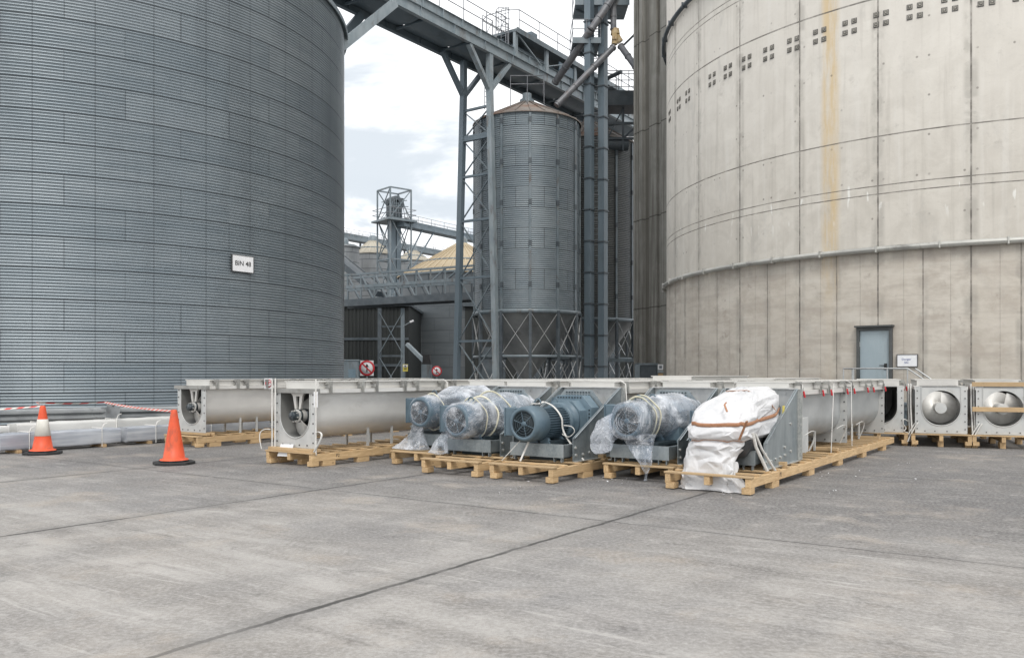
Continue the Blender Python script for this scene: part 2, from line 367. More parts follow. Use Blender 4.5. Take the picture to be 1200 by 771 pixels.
# ---------------------------------------------------------------- round stores
def centre(tan_px, side, ratio):
    """direction of the axis of a round store whose edge is seen at tan_px; ratio = radius / distance"""
    a = atan((tan_px-600)/F)+side*asin(ratio); return Vector((sin(a), cos(a)))
def hit(px, c, R):
    d = ray(px).normalized(); b = d.dot(c); q = b*b-(c.length_squared-R*R)
    p = d*(b-sqrt(max(q, 0))); return p, atan2(p.y-c.y, p.x-c.x)
def sheet_mat(name, R, h, z0, n, ca, cb, dark=(.07,.08,.09), vw=.035, rw=.035, metal=.45, rough=.45, stain=(.10,.10,.10), samt=.4, bolts=False, ls=.85):
    t = NT(name); co = t.obj(); x, y, z = t.sep(co)
    a = t.m('MULTIPLY', t.m('ADD', t.m('ARCTAN2', y, x), pi), n/(2*pi))
    zr = t.m('DIVIDE', t.m('SUBTRACT', z, z0), h); row = t.m('FLOOR', zr)
    al = t.m('ADD', a, t.m('MULTIPLY', t.m('MODULO', t.m('ADD', row, 100), 2.0), .5)); colm = t.m('FLOOR', al)
    hs = t.white(t.comb(row, colm, 1.0)); hs2 = t.white(t.comb(row, 5.0, 7.0))
    wn = t.noise(t.scale(co, (1,1,.25)), .55, 5, .6, .3); sm = t.noise(t.comb(al, t.m('MULTIPLY', zr, 2.0), hs), 1.6, 5, .65)
    f = t.m('ADD', t.m('MULTIPLY', hs, .12), t.m('ADD', t.m('MULTIPLY', hs2, .14), t.m('MULTIPLY', sm, .74)))
    c = t.mix(t.ramp(f, .22, .78), ca, cb)
    c = t.mix(t.ramp(wn, .48, .70, 0, samt), c, stain)
    fz = t.m('FRACT', zr); fa = t.m('FRACT', al); k = 2*pi*R/n
    vl = t.ramp(t.m('MULTIPLY', t.m('MINIMUM', fa, t.m('SUBTRACT', 1.0, fa)), k), vw*.55, vw, 1, 0)
    rl = t.ramp(t.m('MULTIPLY', t.m('MINIMUM', fz, t.m('SUBTRACT', 1.0, fz)), h), rw*.5, rw, 1, 0)  # dark lap lines: shadow of each sheet lap and grime, put into the colour
    line = t.m('MULTIPLY', t.m('MAXIMUM', t.m('MULTIPLY', vl, t.ramp(hs, 0, 1, .25, 1)), rl), ls)
    if bolts:
        fb = t.m('FRACT', t.m('MULTIPLY', al, 2.0)); bl = t.ramp(t.m('MULTIPLY', t.m('ABSOLUTE', t.m('SUBTRACT', fb, .5)), k/2), .008, .018, .45, 0)
        line = t.m('MAXIMUM', line, bl)
    c = t.mix(line, c, dark)
    return t.set(c, t.m('ADD', rough-.08, t.m('MULTIPLY', sm, .18)), metal)
def corrugated(R, z0, z1, pitch, amp, n, per=6):
    k = int(round((z1-z0)/pitch*per)); pr = []
    for i in range(k+1):
        z = z0+(z1-z0)*i/k; pr.append((R+amp*sin(2*pi*(z-z0)/pitch), z))
    return MB().lathe(pr, n)

# the big corrugated bin
rat = .27; cb_ = centre(403, -1, rat)
d0 = ray(0).normalized(); b_ = d0.dot(cb_); kk = 24.0/((b_-sqrt(b_*b_-(1-rat*rat)))*d0.y)
BC, BR = cb_*kk, rat*kk
SH, BZ1 = .8976, 15.75
aA = [hit(p, BC, BR)[1] for p in (75,212,314,378)]; spac = sum((aA[i+1]-aA[i]) % (2*pi) for i in range(3))/3
nB = round(2*pi/spac); 
big_bin = thing('steel_grain_bin', 'huge dark corrugated steel bin carrying a small white number board', 'grain bin', (BC.x,BC.y,0), aA[1]+pi+pi/nB)
m_bin = sheet_mat('galvanised bin sheet', BR, SH, 2.856-3*SH, nB, (.238,.282,.312), (.335,.375,.40), (.045,.053,.062), .02, .026, .62, .42, (.165,.19,.21), .28, True, .6)
corrugated(BR, 0, BZ1, SH/10, .023, 176).build('shell', m_bin, big_bin, fix=False)
rb = MB(); rb.lathe([(BR+.16,BZ1-.16),(BR+.18,BZ1-.03),(BR+.16,BZ1+.02),(1.0,BZ1+5.1),(.01,BZ1+5.12)], 120)
rb.lathe([(BR+.16,BZ1-.16),(BR-.05,BZ1-.05)], 120); rb.build('roof', M['steelgrey'], big_bin, fix=False)
lip = MB().lathe([(BR+.06,0),(BR+.06,.14),(BR,.16)], 120); lip.build('base_angle', M['steeldeep'], big_bin, fix=False)

FONTS = {}
def lettering(txt, size, mat, parent, loc, rot, depth=.004, name='lettering', align='CENTER', bold=0.0):
    cu = bpy.data.curves.new(name, 'FONT'); cu.body = txt; cu.size = size; cu.align_x = align; cu.align_y = 'CENTER'; cu.extrude = depth; cu.offset = bold
    tmp = bpy.data.objects.new('tmp', cu); COL.objects.link(tmp)
    me = bpy.data.meshes.new_from_object(tmp.evaluated_get(bpy.context.evaluated_depsgraph_get()))
    bpy.data.objects.remove(tmp); bpy.data.curves.remove(cu)
    me.name = name; me.materials.clear(); me.materials.append(mat)
    o = bpy.data.objects.new(name, me); COL.objects.link(o); o.parent = parent; o.location = loc; o.rotation_euler = rot
    return o
def on_wall(name, label, cat, px, z, c, R, off=0.0):
    """Empty on a round wall: local x runs to the viewer's right, local -y points out of the wall"""
    p, a = hit(px, c, R); n = Vector((cos(a), sin(a)))
    q = p+n*off; return thing(name, label, cat, (q.x,q.y,z), a+pi/2)
p, a = hit(283, BC, BR); zs = CH+(H0-309.5)*p.y/F; sw = 24.5*p.y/F; shh = 18.6*p.y/F
fac = abs(cos(a+pi/2-0)); tng = Vector((-sin(a), cos(a))); wd_ = sw/max(.3, abs((tng.x*p.y-tng.y*p.x)/p.y))
s = on_wall('bin_sign', 'small white number board with black lettering on the dark corrugated bin', 'sign', 283, zs, BC, BR, .05)
MB().box(-wd_/2, wd_/2, -.03, 0, -shh/2, shh/2).build('board', M['paper'], s)
e = MB(); 
for q in ((-wd_/2-.02,-wd_/2),(wd_/2,wd_/2+.02)): e.box(q[0],q[1],-.04,.01,-shh/2-.02,shh/2+.02)
for q in ((-shh/2-.02,-shh/2),(shh/2,shh/2+.02)): e.box(-wd_/2,wd_/2,-.04,.01,q[0],q[1])
e.build('edge_frame', M['boltdark'], s)
lettering('BIN 48', shh*.42, M['ink'], s, (0,-.033,0), (pi/2,0,0), .003, bold=.002)

# the concrete silo
rat = .30; cc = centre(781, 1, rat); d0 = ray(1025).normalized(); b_ = d0.dot(cc); kk = 25.0/((b_-sqrt(b_*b_-(1-rat*rat)))*d0.y)
CC, CR = cc*kk, rat*kk
CZ1 = 22.0
nC = 30; th0 = hit(1028.7, CC, CR)[1]
tY = (Vector((CC.x,CC.y)).length*sqrt(1-rat*rat))*cos(atan(.181))
def zboth(yr, yl): 
    return (CH+(H0-yr)*hit(1199, CC, CR)[0].y/F + CH+(H0-yl)*tY/F)/2
Z_PIPE, Z_D1, Z_D2, Z_UP = zboth(281,338), zboth(214,291), zboth(204,284), zboth(140,245)
Z_A = CH+(H0-26)*hit(937, CC, CR)[0].y/F; Z_T = CH+(H0-31)*hit(817, CC, CR)[0].y/F
Z_PL = CH+(H0-50)*hit(936, CC, CR)[0].y/F
def conc_mat():
    t = NT('slipformed silo concrete'); co = t.obj(); x, y, z = t.sep(co)
    ang = t.m('ARCTAN2', y, x)
    a = t.m('MULTIPLY', t.m('ADD', ang, pi), nC/(2*pi)); k = 2*pi*CR/nC
    arc = t.m('MULTIPLY', ang, CR)
    cy = t.comb(arc, z, 0.0)
    wob = t.m('MULTIPLY', t.m('SUBTRACT', t.noise(cy, 1.1, 5, .65), .5), .03)
    low = t.ramp(z, Z_PIPE-.02, Z_PIPE+.02, 1, 0)
    def vline(q, per, w):
        f = t.m('ABSOLUTE', t.m('SUBTRACT', q, t.m('ROUND', q))); return t.ramp(t.m('ADD', t.m('MULTIPLY', f, per), wob), w*.4, w, 1, 0)
    v1 = vline(a, k, .030); a2 = t.m('MULTIPLY', a, 2.0); v2 = t.m('MULTIPLY', t.m('MULTIPLY', vline(a2, k/2, .026), low), .75)
    a4 = t.m('ADD', t.m('MULTIPLY', a, 2.0), .42); v3 = t.m('MULTIPLY', t.m('MULTIPLY', vline(a4, k/2, .014), low), .3)
    vl = t.m('MAXIMUM', t.m('MAXIMUM', v1, v2), v3)
    hl = None
    for zz, w in ((Z_D1,.022),(Z_D2,.022),(Z_UP,.026),(Z_A,.032),(Z_T-.10,.022),(Z_T+.10,.022),(17.9,.03)):
        l = t.ramp(t.m('ABSOLUTE', t.m('ADD', t.m('SUBTRACT', z, zz), t.m('MULTIPLY', wob, .4))), w*.35, w, 1, 0); hl = l if hl is None else t.m('MAXIMUM', hl, l)
    pan = t.white(t.comb(t.m('FLOOR', a), t.m('FLOOR', t.m('DIVIDE', z, 2.4)), 3.0)); pan2 = t.white(t.comb(t.m('FLOOR', a2), 1.0, 9.0))
    big = t.noise(cy, .35, 5, .6, .3); mid = t.noise(cy, 1.3, 6, .65, .5); fine = t.noise(cy, 9, 5, .7); run = t.noise(t.scale(cy, (2.6,.12,1)), 1.5, 5, .6)
    c = t.mix(t.ramp(mid, .3, .7), (.47,.445,.40), (.57,.545,.495))
    c = t.mix(t.m('MULTIPLY', pan, .35), c, (.40,.372,.33))
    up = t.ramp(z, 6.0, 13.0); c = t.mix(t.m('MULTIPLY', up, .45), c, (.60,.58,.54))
    c = t.mix(t.ramp(run, .50, .72, 0, .38), c, (.58,.565,.53)); c = t.mix(t.ramp(run, .48, .30, 0, .30), c, (.30,.28,.25))
    # patchwork of repairs and damp below the pipe
    ca = t.ramp(mid, .46, .60); dp = t.ramp(big, .46, .58)
    lowc = t.mix(t.ramp(t.noise(t.scale(cy, (1,1.5,1)), 1.0, 6, .72, .15), .36, .62), (.37,.33,.285), (.52,.487,.432))
    lowc = t.mix(t.m('MULTIPLY', ca, .35), lowc, (.50,.47,.415)); lowc = t.mix(t.m('MULTIPLY', pan2, .36), lowc, (.42,.375,.315))
    lay = t.noise(t.scale(cy, (.35,2.6,1)), 1.0, 5, .65); lowc = t.mix(t.ramp(lay, .50, .64, 0, .55), lowc, (.34,.30,.262)); lowc = t.mix(t.ramp(lay, .46, .36, 0, .4), lowc, (.55,.525,.475))
    pt = t.ramp(t.noise(cy, 1.5, 5, .7, .1), .60, .70, 0, .55); lowc = t.mix(pt, lowc, (.24,.20,.17))
    c = t.mix(t.m('MULTIPLY', low, .80), c, lowc)
    g1 = t.m('MULTIPLY', t.ramp(t.noise(t.scale(cy, (1,.5,1)), 1.1, 5, .65, .4), .55, .72), .35); c = t.mix(g1, c, (.33,.32,.30)); c = t.mix(t.ramp(t.noise(cy, .9, 6, .75), .58, .70, 0, .38), c, (.31,.29,.26))
    # yellow run-off stain down one panel
    sa, sb = hit(962, CC, CR)[1]-th0, hit(984, CC, CR)[1]-th0
    lo_, hi_ = min(sa, sb), max(sa, sb)
    aw = t.m('ADD', ang, t.m('MULTIPLY', t.m('SUBTRACT', t.noise(t.scale(cy,(2,.35,1)), 1.0, 4), .5), .012))
    yst = t.m('MULTIPLY', t.ramp(aw, lo_-.006, lo_+.014), t.ramp(aw, hi_-.018, hi_+.008, 1, 0))
    yst = t.m('MULTIPLY', yst, t.ramp(t.noise(t.scale(cy, (3,.4,1)), 1.2, 5, .65), .34, .60, .10, .85))
    yst = t.m('MULTIPLY', yst, t.ramp(z, Z_PIPE-1.8, Z_PIPE+.2, .12, 1)); c = t.mix(t.m('MULTIPLY', yst, .85), c, (.50,.37,.19))
    # white droppings and lime runs
    drip = t.noise(t.scale(cy, (3.4,.8,1)), 1.5, 2, .5); dr = t.m('MULTIPLY', t.ramp(drip, .64, .69), t.m('MULTIPLY', t.ramp(z, Z_D1-1.1, Z_D1-.1), t.ramp(z, Z_D1+.25, Z_D1+.4, 1, 0))); c = t.mix(t.m('MULTIPLY', dr, .8), c, (.68,.68,.65))
    # form tie holes: a regular grid of plugged dots
    fx = t.m('ABSOLUTE', t.m('SUBTRACT', t.m('FRACT', t.m('ADD', a2, .5)), .5)); fz = t.m('ABSOLUTE', t.m('SUBTRACT', t.m('FRACT', t.m('DIVIDE', z, 1.12)), .5))
    dd = t.m('SQRT', t.m('ADD', t.m('POWER', t.m('MULTIPLY', t.m('SUBTRACT', .13, fx), k/2), 2.0), t.m('POWER', t.m('MULTIPLY', fz, 1.12), 2.0)))
    tie = t.m('MULTIPLY', t.ramp(dd, .025, .04, 1, 0), t.m('SUBTRACT', 1.0, low)); c = t.mix(t.m('MULTIPLY', tie, t.ramp(t.noise(cy, 1.7, 2), .42, .58, 0, .6)), c, (.10,.09,.08))
    # darker towards the pipe, in the strip just below it
    dk_pipe = t.m('MULTIPLY', t.ramp(z, Z_PIPE-.75, Z_PIPE-.05, 0, .45), low); dk_pipe = t.m('MULTIPLY', dk_pipe, t.ramp(t.noise(t.scale(cy,(1.5,.3,1)),1.6,4), .3,.6)); c = t.mix(dk_pipe, c, (.20,.185,.165))
    jn = t.m('MULTIPLY', t.m('MAXIMUM', vl, hl), t.ramp(t.noise(cy, 2.6, 4, .7), .3, .65, .35, .95)); jh = t.m('MULTIPLY', t.m('MAXIMUM', vline(a, k, .25), t.m('MULTIPLY', vline(a2, k/2, .18), low)), t.ramp(mid, .40, .62, 0, .5))
    c = t.mix(jh, c, (.25,.235,.21)); c = t.mix(jn, c, (.12,.112,.10))
    c = t.mix(t.ramp(fine, .55, .75, 0, .25), c, (.30,.285,.26))
    h = t.m('SUBTRACT', t.m('ADD', t.m('MULTIPLY', fine, .3), mid), t.m('MULTIPLY', t.m('MAXIMUM', vl, hl), 2.0))
    return t.set(c, .82, 0, t.bump(h, .5, .02), .25)
conc = thing('concrete_silo', 'wide pale concrete silo with panel joints, a ring pipe and a grey door', 'silo', (CC.x,CC.y,0), th0+pi*0)
MB().lathe([(CR,0),(CR,CZ1),(CR-.4,CZ1),(.01,CZ1+2)], 240).build('wall', conc_mat(), conc, fix=False)
def ring_pipe(z, r, mat):
    b = MB(); n = 200; q = 10
    b.lathe([(CR+.03+r*(1+cos(2*pi*i/q)), z+r*sin(2*pi*i/q)) for i in range(q+1)], n)
    for i in range(0, 44):
        an = 2*pi*i/44; M_ = Matrix.Rotation(an, 4, 'Z')
        b.add([M_ @ Vector(p) for p in ((CR-.02,-.02,z-r*1.15),(CR+.05+2*r,-.02,z-r*1.15),(CR+.05+2*r,.02,z-r*1.15),(CR-.02,.02,z-r*1.15),(CR-.02,-.02,z+r*1.2),(CR+.05+2*r,-.02,z+r*1.2),(CR+.05+2*r,.02,z+r*1.2),(CR-.02,.02,z+r*1.2))],
              [(0,3,2,1),(4,5,6,7),(0,1,5,4),(1,2,6,5),(2,3,7,6),(3,0,4,7)])
    b.build('ring_pipe', mat, conc, fix=False)
M['pipe'] = worn('weathered ring pipe', (.34,.34,.32), (.47,.47,.44), .5, .2, 2, (1,1,1), .1, 30, .15, (.09,.085,.075), .75)
ring_pipe(Z_PIPE, .085, M['pipe']); ring_pipe(CH+(H0-57)*tY/F, .085, M['steeldeep'])
# four anchor plates at each tendon end
pl0 = None
M['anchor'] = worn('anchor plate', (.24,.225,.19), (.40,.38,.33), .6, .2, 9)
for px in (785,795.5,806,834.5,853,875,900.8,929.5,960.6,995.7,1032.6,1072,1113,1156,1197):
    an = hit(px, CC, CR)[1]-th0
    for dz in (-.145,.145):
        for da in (-.135,.135):
            if pl0 is None:
                b = MB().box(-.006,.022,-.058,.058,-.058,.058,0).box(.022,.026,-.04,.04,-.04,.04,1).box(.022,.036,-.022,.022,-.022,.022,0)
                b.box(-.004,.012,-.076,.076,-.076,.076,1); pl0 = b.build('anchor_plate', [M['anchor'], M['boltdark']], conc); o = pl0
            else: o = clone(pl0, conc)
            aa = an+da/CR; o.location = (CR*cos(aa), CR*sin(aa), Z_PL+dz); o.rotation_euler = (0,0,aa)
# door
pD, aD = hit(1025.4, CC, CR); uD = pD.y/F
tgD = Vector((-sin(aD), cos(aD))); persp = abs((tgD.x*pD.y-tgD.y*pD.x)/pD.y)
dw = 41.5*uD/persp; zd1 = CH+(H0-383.5)*uD; ZP = .82
def wall_part(b, name, mats, off=.0):
    o = b.build(name, mats, conc); an = aD-th0
    o.location = ((CR+off)*cos(an), (CR+off)*sin(an), 0); o.rotation_euler = (0,0,an+pi/2); return o
fr = MB(); fw = .085
fr.box(-dw/2,-dw/2+fw,-.12,.2,ZP,zd1); fr.box(dw/2-fw,dw/2,-.12,.2,ZP,zd1); fr.box(-dw/2+fw,dw/2-fw,-.12,.2,zd1-fw*1.1,zd1)
fr.box(-dw/2-.04,dw/2+.04,-.2,.1,zd1+.002,zd1+.05)
wall_part(fr, 'door_frame', M['doorframe'])
db = MB(); db.box(-dw/2+fw+.004,dw/2-fw-.004,-.055,.1,ZP+.02,zd1-fw*1.1-.006)
door = wall_part(db, 'door', M['doorblue'])
hb = MB(); hb.box(dw/2-fw-.14,dw/2-fw-.06,-.075,-.055,ZP+.92,ZP+1.10); hb.tube((dw/2-fw-.10,-.11,ZP+1.04),(dw/2-fw-.26,-.11,ZP+1.04),.013,8); hb.tube((dw/2-fw-.10,-.11,ZP+1.04),(dw/2-fw-.10,-.06,ZP+1.04),.012,8)
hb.build('handle', M['ink'], door)
hg = MB()
for zz in (ZP+.3, ZP+1.6): hg.tube((-dw/2+fw-.01,-.07,zz),(-dw/2+fw-.01,-.07,zz+.14),.02,8)
hg.build('hinge', M['bolt'], door)
# landing and stair
t_ = thing('access_landing', 'small grey steel landing with steps and tube handrails below the grey door', 'steps', (pD.x+cos(aD)*.02, pD.y+sin(aD)*.02, 0), aD+pi/2)
def lx(px, out=1.0):   # local x of an image column on the outer edge of the landing
    o2 = Vector((pD.x,pD.y))+Vector((cos(aD), sin(aD)))*out; r = ray(px); tx = Vector((cos(aD+pi/2), sin(aD+pi/2)))
    den = r.x*tx.y-r.y*tx.x; return (o2.x*r.y-o2.y*r.x)/den*1.0 if den else 0
xL, xR, xE = lx(989), lx(1064), lx(1110)
MB().box(xL, xR, -1.05, -.16, ZP-.06, ZP).build('deck', M['steelgrey'], t_)
for xx in (xL+.05, xR-.05):
    MB().box(xx-.04,xx+.04,-1.03,-.95,0,ZP-.062).build('leg', M['steelgrey'], t_)
ns = 4
for i in range(ns):
    x0 = xR+(xE-xR)*i/ns; MB().box(x0+.01, x0+(xE-xR)/ns+.03, -1.05, -.2, ZP*(ns-i)/(ns+1)-.04, ZP*(ns-i)/(ns+1)).build('tread', M['steelgrey'], t_)
sg = MB()
for yy in (-1.07,-.17): sg.bar((xR,yy,ZP-.1),(xE+.1,yy,.02),.02,.2)
sg.build('stringer', M['steelgrey'], t_)
RT = ZP+.95
hr = MB(); 
hr.path([(xL,-.2,RT),(xL,-1.02,RT),(xR,-1.02,RT),(xE,-1.02,RT-ZP+.1)], .022); hr.path([(xL,-1.02,ZP+.5),(xR,-1.02,ZP+.5),(xE,-1.02,.62)], .018)
hr.path([(xR,-.2,RT),(xE,-.2,RT-ZP+.1)], .022); hr.path([(xR,-.2,ZP+.5),(xE,-.2,.62)], .018)
for xx in (xL, xL+.28, (xL+xR)/2+.33, xR): hr.tube((xx,-1.02,ZP),(xx,-1.02,RT),.02,8)
hr.tube((xL,-.22,ZP),(xL,-.22,RT),.02,8)
for yy in (-1.02,-.2): hr.tube((xE,yy,0),(xE,yy,RT-ZP+.1),.02,8)
hr.build('handrail', M['handrail'], t_)
pS, aS = hit(1063.5, CC, CR); zS = CH+(H0-422.5)*pS.y/F
s = on_wall('safety_sign', 'white rectangular warning notice on the concrete wall beside the grey door', 'sign', 1063.5, zS, CC, CR, .03)
w2, h2 = .26, .165
MB().box(-w2,w2,-.02,0,-h2,h2).build('board', M['paper'], s)
e = MB()
for q in ((-w2-.018,-w2),(w2,w2+.018)): e.box(q[0],q[1],-.03,.03,-h2-.018,h2+.018)
for q in ((-h2-.018,-h2),(h2,h2+.018)): e.box(-w2,w2,-.03,.03,q[0],q[1])
e.build('edge_frame', M['boltdark'], s)
lettering('Danger', .085, M['blueink'], s, (-.02,-.022,.035), (pi/2,0,0), .002); lettering('Silo', .08, M['blueink'], s, (-.02,-.022,-.055), (pi/2,0,0), .002)

# weathered concrete tower behind the silo
def tower_mat():
    t = NT('weathered tower concrete'); co = t.obj(); x, y, z = t.sep(co)
    cy = t.comb(x, z, y); run = t.noise(t.scale(cy, (1.6,.06,1.6)), 2.0, 6, .65); mid = t.noise(cy, .8, 5, .65, .4)
    c = t.mix(t.ramp(mid, .3, .7), (.215,.212,.192), (.285,.28,.258)); c = t.mix(t.ramp(run, .48, .66, 0, .75), c, (.12,.112,.095)); c = t.mix(t.ramp(run, .46, .34, 0, .4), c, (.37,.36,.33))
    st = t.m('MULTIPLY', t.ramp(x, .88, .96), t.ramp(x, 1.44, 1.52, 1, 0)); c = t.mix(t.m('MULTIPLY', st, .62), c, (.085,.077,.062))
    l = t.ramp(t.m('ABSOLUTE', t.m('SUBTRACT', t.m('FRACT', t.m('DIVIDE', t.m('SUBTRACT', z, 2.7), 4.6)), .5)), .004, .010, 1, 0); c = t.mix(t.m('MULTIPLY', l, .8), c, (.07,.066,.058))
    return t.set(c, .85, 0, t.bump(mid, .3, .03), .25)
pF, pN = Vector((.1455*45, 45)), None
tdir = Vector((.39,-.92)).normalized(); ang = atan2(tdir.y, tdir.x)
tw = thing('concrete_tower', 'tall stained grey concrete tower beside the pale silo, cut off by its edge', 'tower', (pF.x,pF.y,0), ang)
b = MB(); Lw = 6.0
b.box(0,Lw,0,6,0,30)
for x0, x1 in ((.0,.16),(.30,.40),(.56,.86),(1.55,2.2),(2.6,Lw)): b.box(x0,x1,-.16,0-.001,0.0,29.9)
b.build('wall', tower_mat(), tw)
# ---------------------------------------------------------------- screw conveyors
TW, TH, RI, ZC = 1.04, 1.03, .39, .56          # end flange width and height, trough radius, height of the shaft
def u_path(r, top, n=20):
    p = [(-r, top)]
    for i in range(n+1):
        t = pi+pi*i/n; p.append((r*cos(t), ZC+r*sin(t)))
    p.append((r, top)); return p
def rect_hit(y, z, w, top):
    if z > ZC: return (w/2 if y > 0 else -w/2, z)
    dy, dz = y, z-ZC
    s = min((w/2)/abs(dy) if abs(dy) > 1e-6 else 1e9, ZC/abs(dz) if abs(dz) > 1e-6 else 1e9)
    return (dy*s, ZC+dz*s)
def flange_mesh(b, x, th, bolts=True, face=-1):
    inn = u_path(RI, TH); out = [rect_hit(y, z, TW, TH) for y, z in inn]
    # square the two lower corners
    def cor(k):
        y, z = out[k]; return out[k]
    n = len(inn)
    for i in range(n-1):
        q = [inn[i], inn[i+1], out[i+1], out[i]]
        a, c = out[i], out[i+1]
        if abs(a[1]) > 1e-6 and abs(c[1]) < 1e-6 or abs(c[1]) > 1e-6 and abs(a[1]) < 1e-6:
            q = [inn[i], inn[i+1], out[i+1], ((TW/2)*(1 if a[0] > 0 else -1), 0.0), out[i]]
        b.prism(q, YZ, x, x+th)
    b.path([(x-.004 if face < 0 else x+th+.004, y, z) for y, z in inn], .011, 6)
    if bolts:
        for s in (-1, 1):
            for z in (.10, .27, .44, .61, .78, .94):
                b.tube((x-.012, s*(TW/2-.045), z), (x+th+.012, s*(TW/2-.045), z), .014, 6, mi=1)
            for y in (.12, .32): b.tube((x-.012, s*y, .05), (x+th+.012, s*y, .05), .014, 6, mi=1)
    return b
def body_mesh(L):
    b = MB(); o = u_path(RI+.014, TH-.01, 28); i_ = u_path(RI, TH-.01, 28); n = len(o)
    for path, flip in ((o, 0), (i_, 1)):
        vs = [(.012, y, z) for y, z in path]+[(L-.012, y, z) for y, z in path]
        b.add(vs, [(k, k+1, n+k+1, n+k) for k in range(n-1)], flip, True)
    return b
def screw_mesh(L, turns, hand=1, ph=0.0, x0=.0, pipe=.115, r=.355):
    b = MB(); b.tube((x0, 0, ZC), (L, 0, ZC), pipe, 24)
    k = int(turns*28); vs = []
    for i in range(k+1):
        t = ph+hand*2*pi*turns*i/k; x = x0+(L-x0)*i/k
        for off in (0, .010): vs += [(x+off, pipe*.98*cos(t), ZC+pipe*.98*sin(t)), (x+off, r*cos(t), ZC+r*sin(t))]
    fs = []
    for i in range(k):
        a = i*4; c = a+4
        fs += [(a, a+1, c+1, c), (a+2, c+2, c+3, a+3), (a+1, a+3, c+3, c+1)]
    b.add(vs, fs, 0, True); b.add([vs[0], vs[1], vs[3], vs[2]], [(0,1,2,3)]); return b
_cache = {}
def piece(key, make, mats, name, parent, loc=(0,0,0), bevel=0):
    """first use builds the mesh, later uses share it"""
    if key in _cache: return clone(_cache[key], parent, loc)
    o = make().build(name, mats, parent, bevel); o.location = loc; _cache[key] = o; return o
def rail_mesh(L, s):
    b = MB(); y0, y1 = (.40, .53) if s > 0 else (-.53, -.40)
    b.box(.0, L, y0, y1, TH-.008, TH+.012); b.box(.0, L, (s*.53 if s > 0 else -.53-.0)-(.012 if s > 0 else 0), (s*.53)+(.012 if s < 0 else 0), TH-.06, TH-.009); return b
def cover_mesh(L, h):
    b = MB(); b.box(.004, L-.004, -.43, .43, TH+.014, TH+h-.02); b.box(0, L, -.47, .47, TH+h-.018, TH+h); return b
def clip_mesh(red):
    b = MB()
    b.box(-.045, .045, -.545, -.44, TH+.02, TH+.034); b.box(-.03, .03, -.56, -.545, TH-.05, TH+.12); b.tube((0,-.572,TH-.06),(0,-.572,TH+.06), .013, 6)
    if red: b.tube((0,-.585,TH+.0),(.02,-.60,TH-.10), .017, 6, mi=1)
    b.box(-.05,.05,-.545,-.435,TH+.09,TH+.15); return b
def section(par, x0, L, z0, yc=0.0, ncov=3, covh=.14, red=False, first=0.0, cover=True, dull=False, fm=None, clips=True):
    """one trough length between two flanges, with rails, cover panels and clips"""
    k = (round(L,2),)
    fm = fm or M['steel_plate']
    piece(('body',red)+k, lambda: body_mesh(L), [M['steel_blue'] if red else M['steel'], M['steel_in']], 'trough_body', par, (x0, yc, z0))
    piece(('fl0',), lambda: flange_mesh(MB(), 0, .012), [fm, M['boltdark']], 'end_flange', par, (x0, yc, z0))
    piece(('fl1',), lambda: flange_mesh(MB(), -.012, .012, face=1), [fm, M['boltdark']], 'end_flange', par, (x0+L, yc, z0))
    for s in (-1, 1): piece(('rail',s)+k, lambda: rail_mesh(L, s), M['steel'], 'top_rail', par, (x0, yc, z0))
    for f in (.42, .60):
        def lg():
            return MB().box(-.025, .025, -.015, .015, -.058, .30)
        for yy in (-.285, .285): piece(('leg',), lg, M['steel_plate'], 'support_leg', par, (x0+L*f, yc+yy, z0))
    if cover:
        c0 = first; w = (L-c0)/ncov
        for i in range(ncov):
            piece(('cov', round(w,2), covh), lambda: cover_mesh(w-.006, covh), M['steel_light'] if not dull else M['steel_dark'], 'cover_panel', par, (x0+c0+i*w, yc, z0))
        if clips:
            for i in range(ncov):
                for f in (.16, .84):
                    piece(('clip', red), lambda: clip_mesh(red), [M['steel_dark'], M['red']] if red else M['steel_dark'], 'clip', par, (x0+c0+(i+f)*w, yc, z0))
def band(par, x, z0, yc, right=True, left=False, zb=-.2, over=True, lean=.0, curl=True):
    """white lashing strap over a trough and down its sides"""
    top = TH+.165; pts = []
    for s in ((1,-1) if left else (-1,)): pass
    p = [(x+lean, yc+.56, z0+.2), (x, yc+.56, z0+top-.06), (x, yc+.48, z0+top), (x, yc-.48, z0+top), (x, yc-.575, z0+top-.06), (x+lean, yc-.59, z0+zb)]
    b = MB().path(p, .019, 6, flat=.005, a0=(1,0,0))
    if curl:
        c = Vector((x+lean*.6, yc-.60, z0+.34)); q = []
        for i in range(12):
            t = i/11; q.append((c.x+.28*t*(1-.25*t), c.y-.06-.12*sin(t*pi), c.z+.09*sin(t*pi*1.25)-.20*t*t))
        b.path(q, .015, 6, flat=.005)
    b.build('strap', M['strapw'], par)
def end_screw(par, x0, L, z0, yc=0.0, turns=3.0, ph=.0, x_in=.04):
    o = screw_mesh(L, turns, 1, ph, x_in).build('screw', M['flight'], par); o.location = (x0, yc, z0); return o
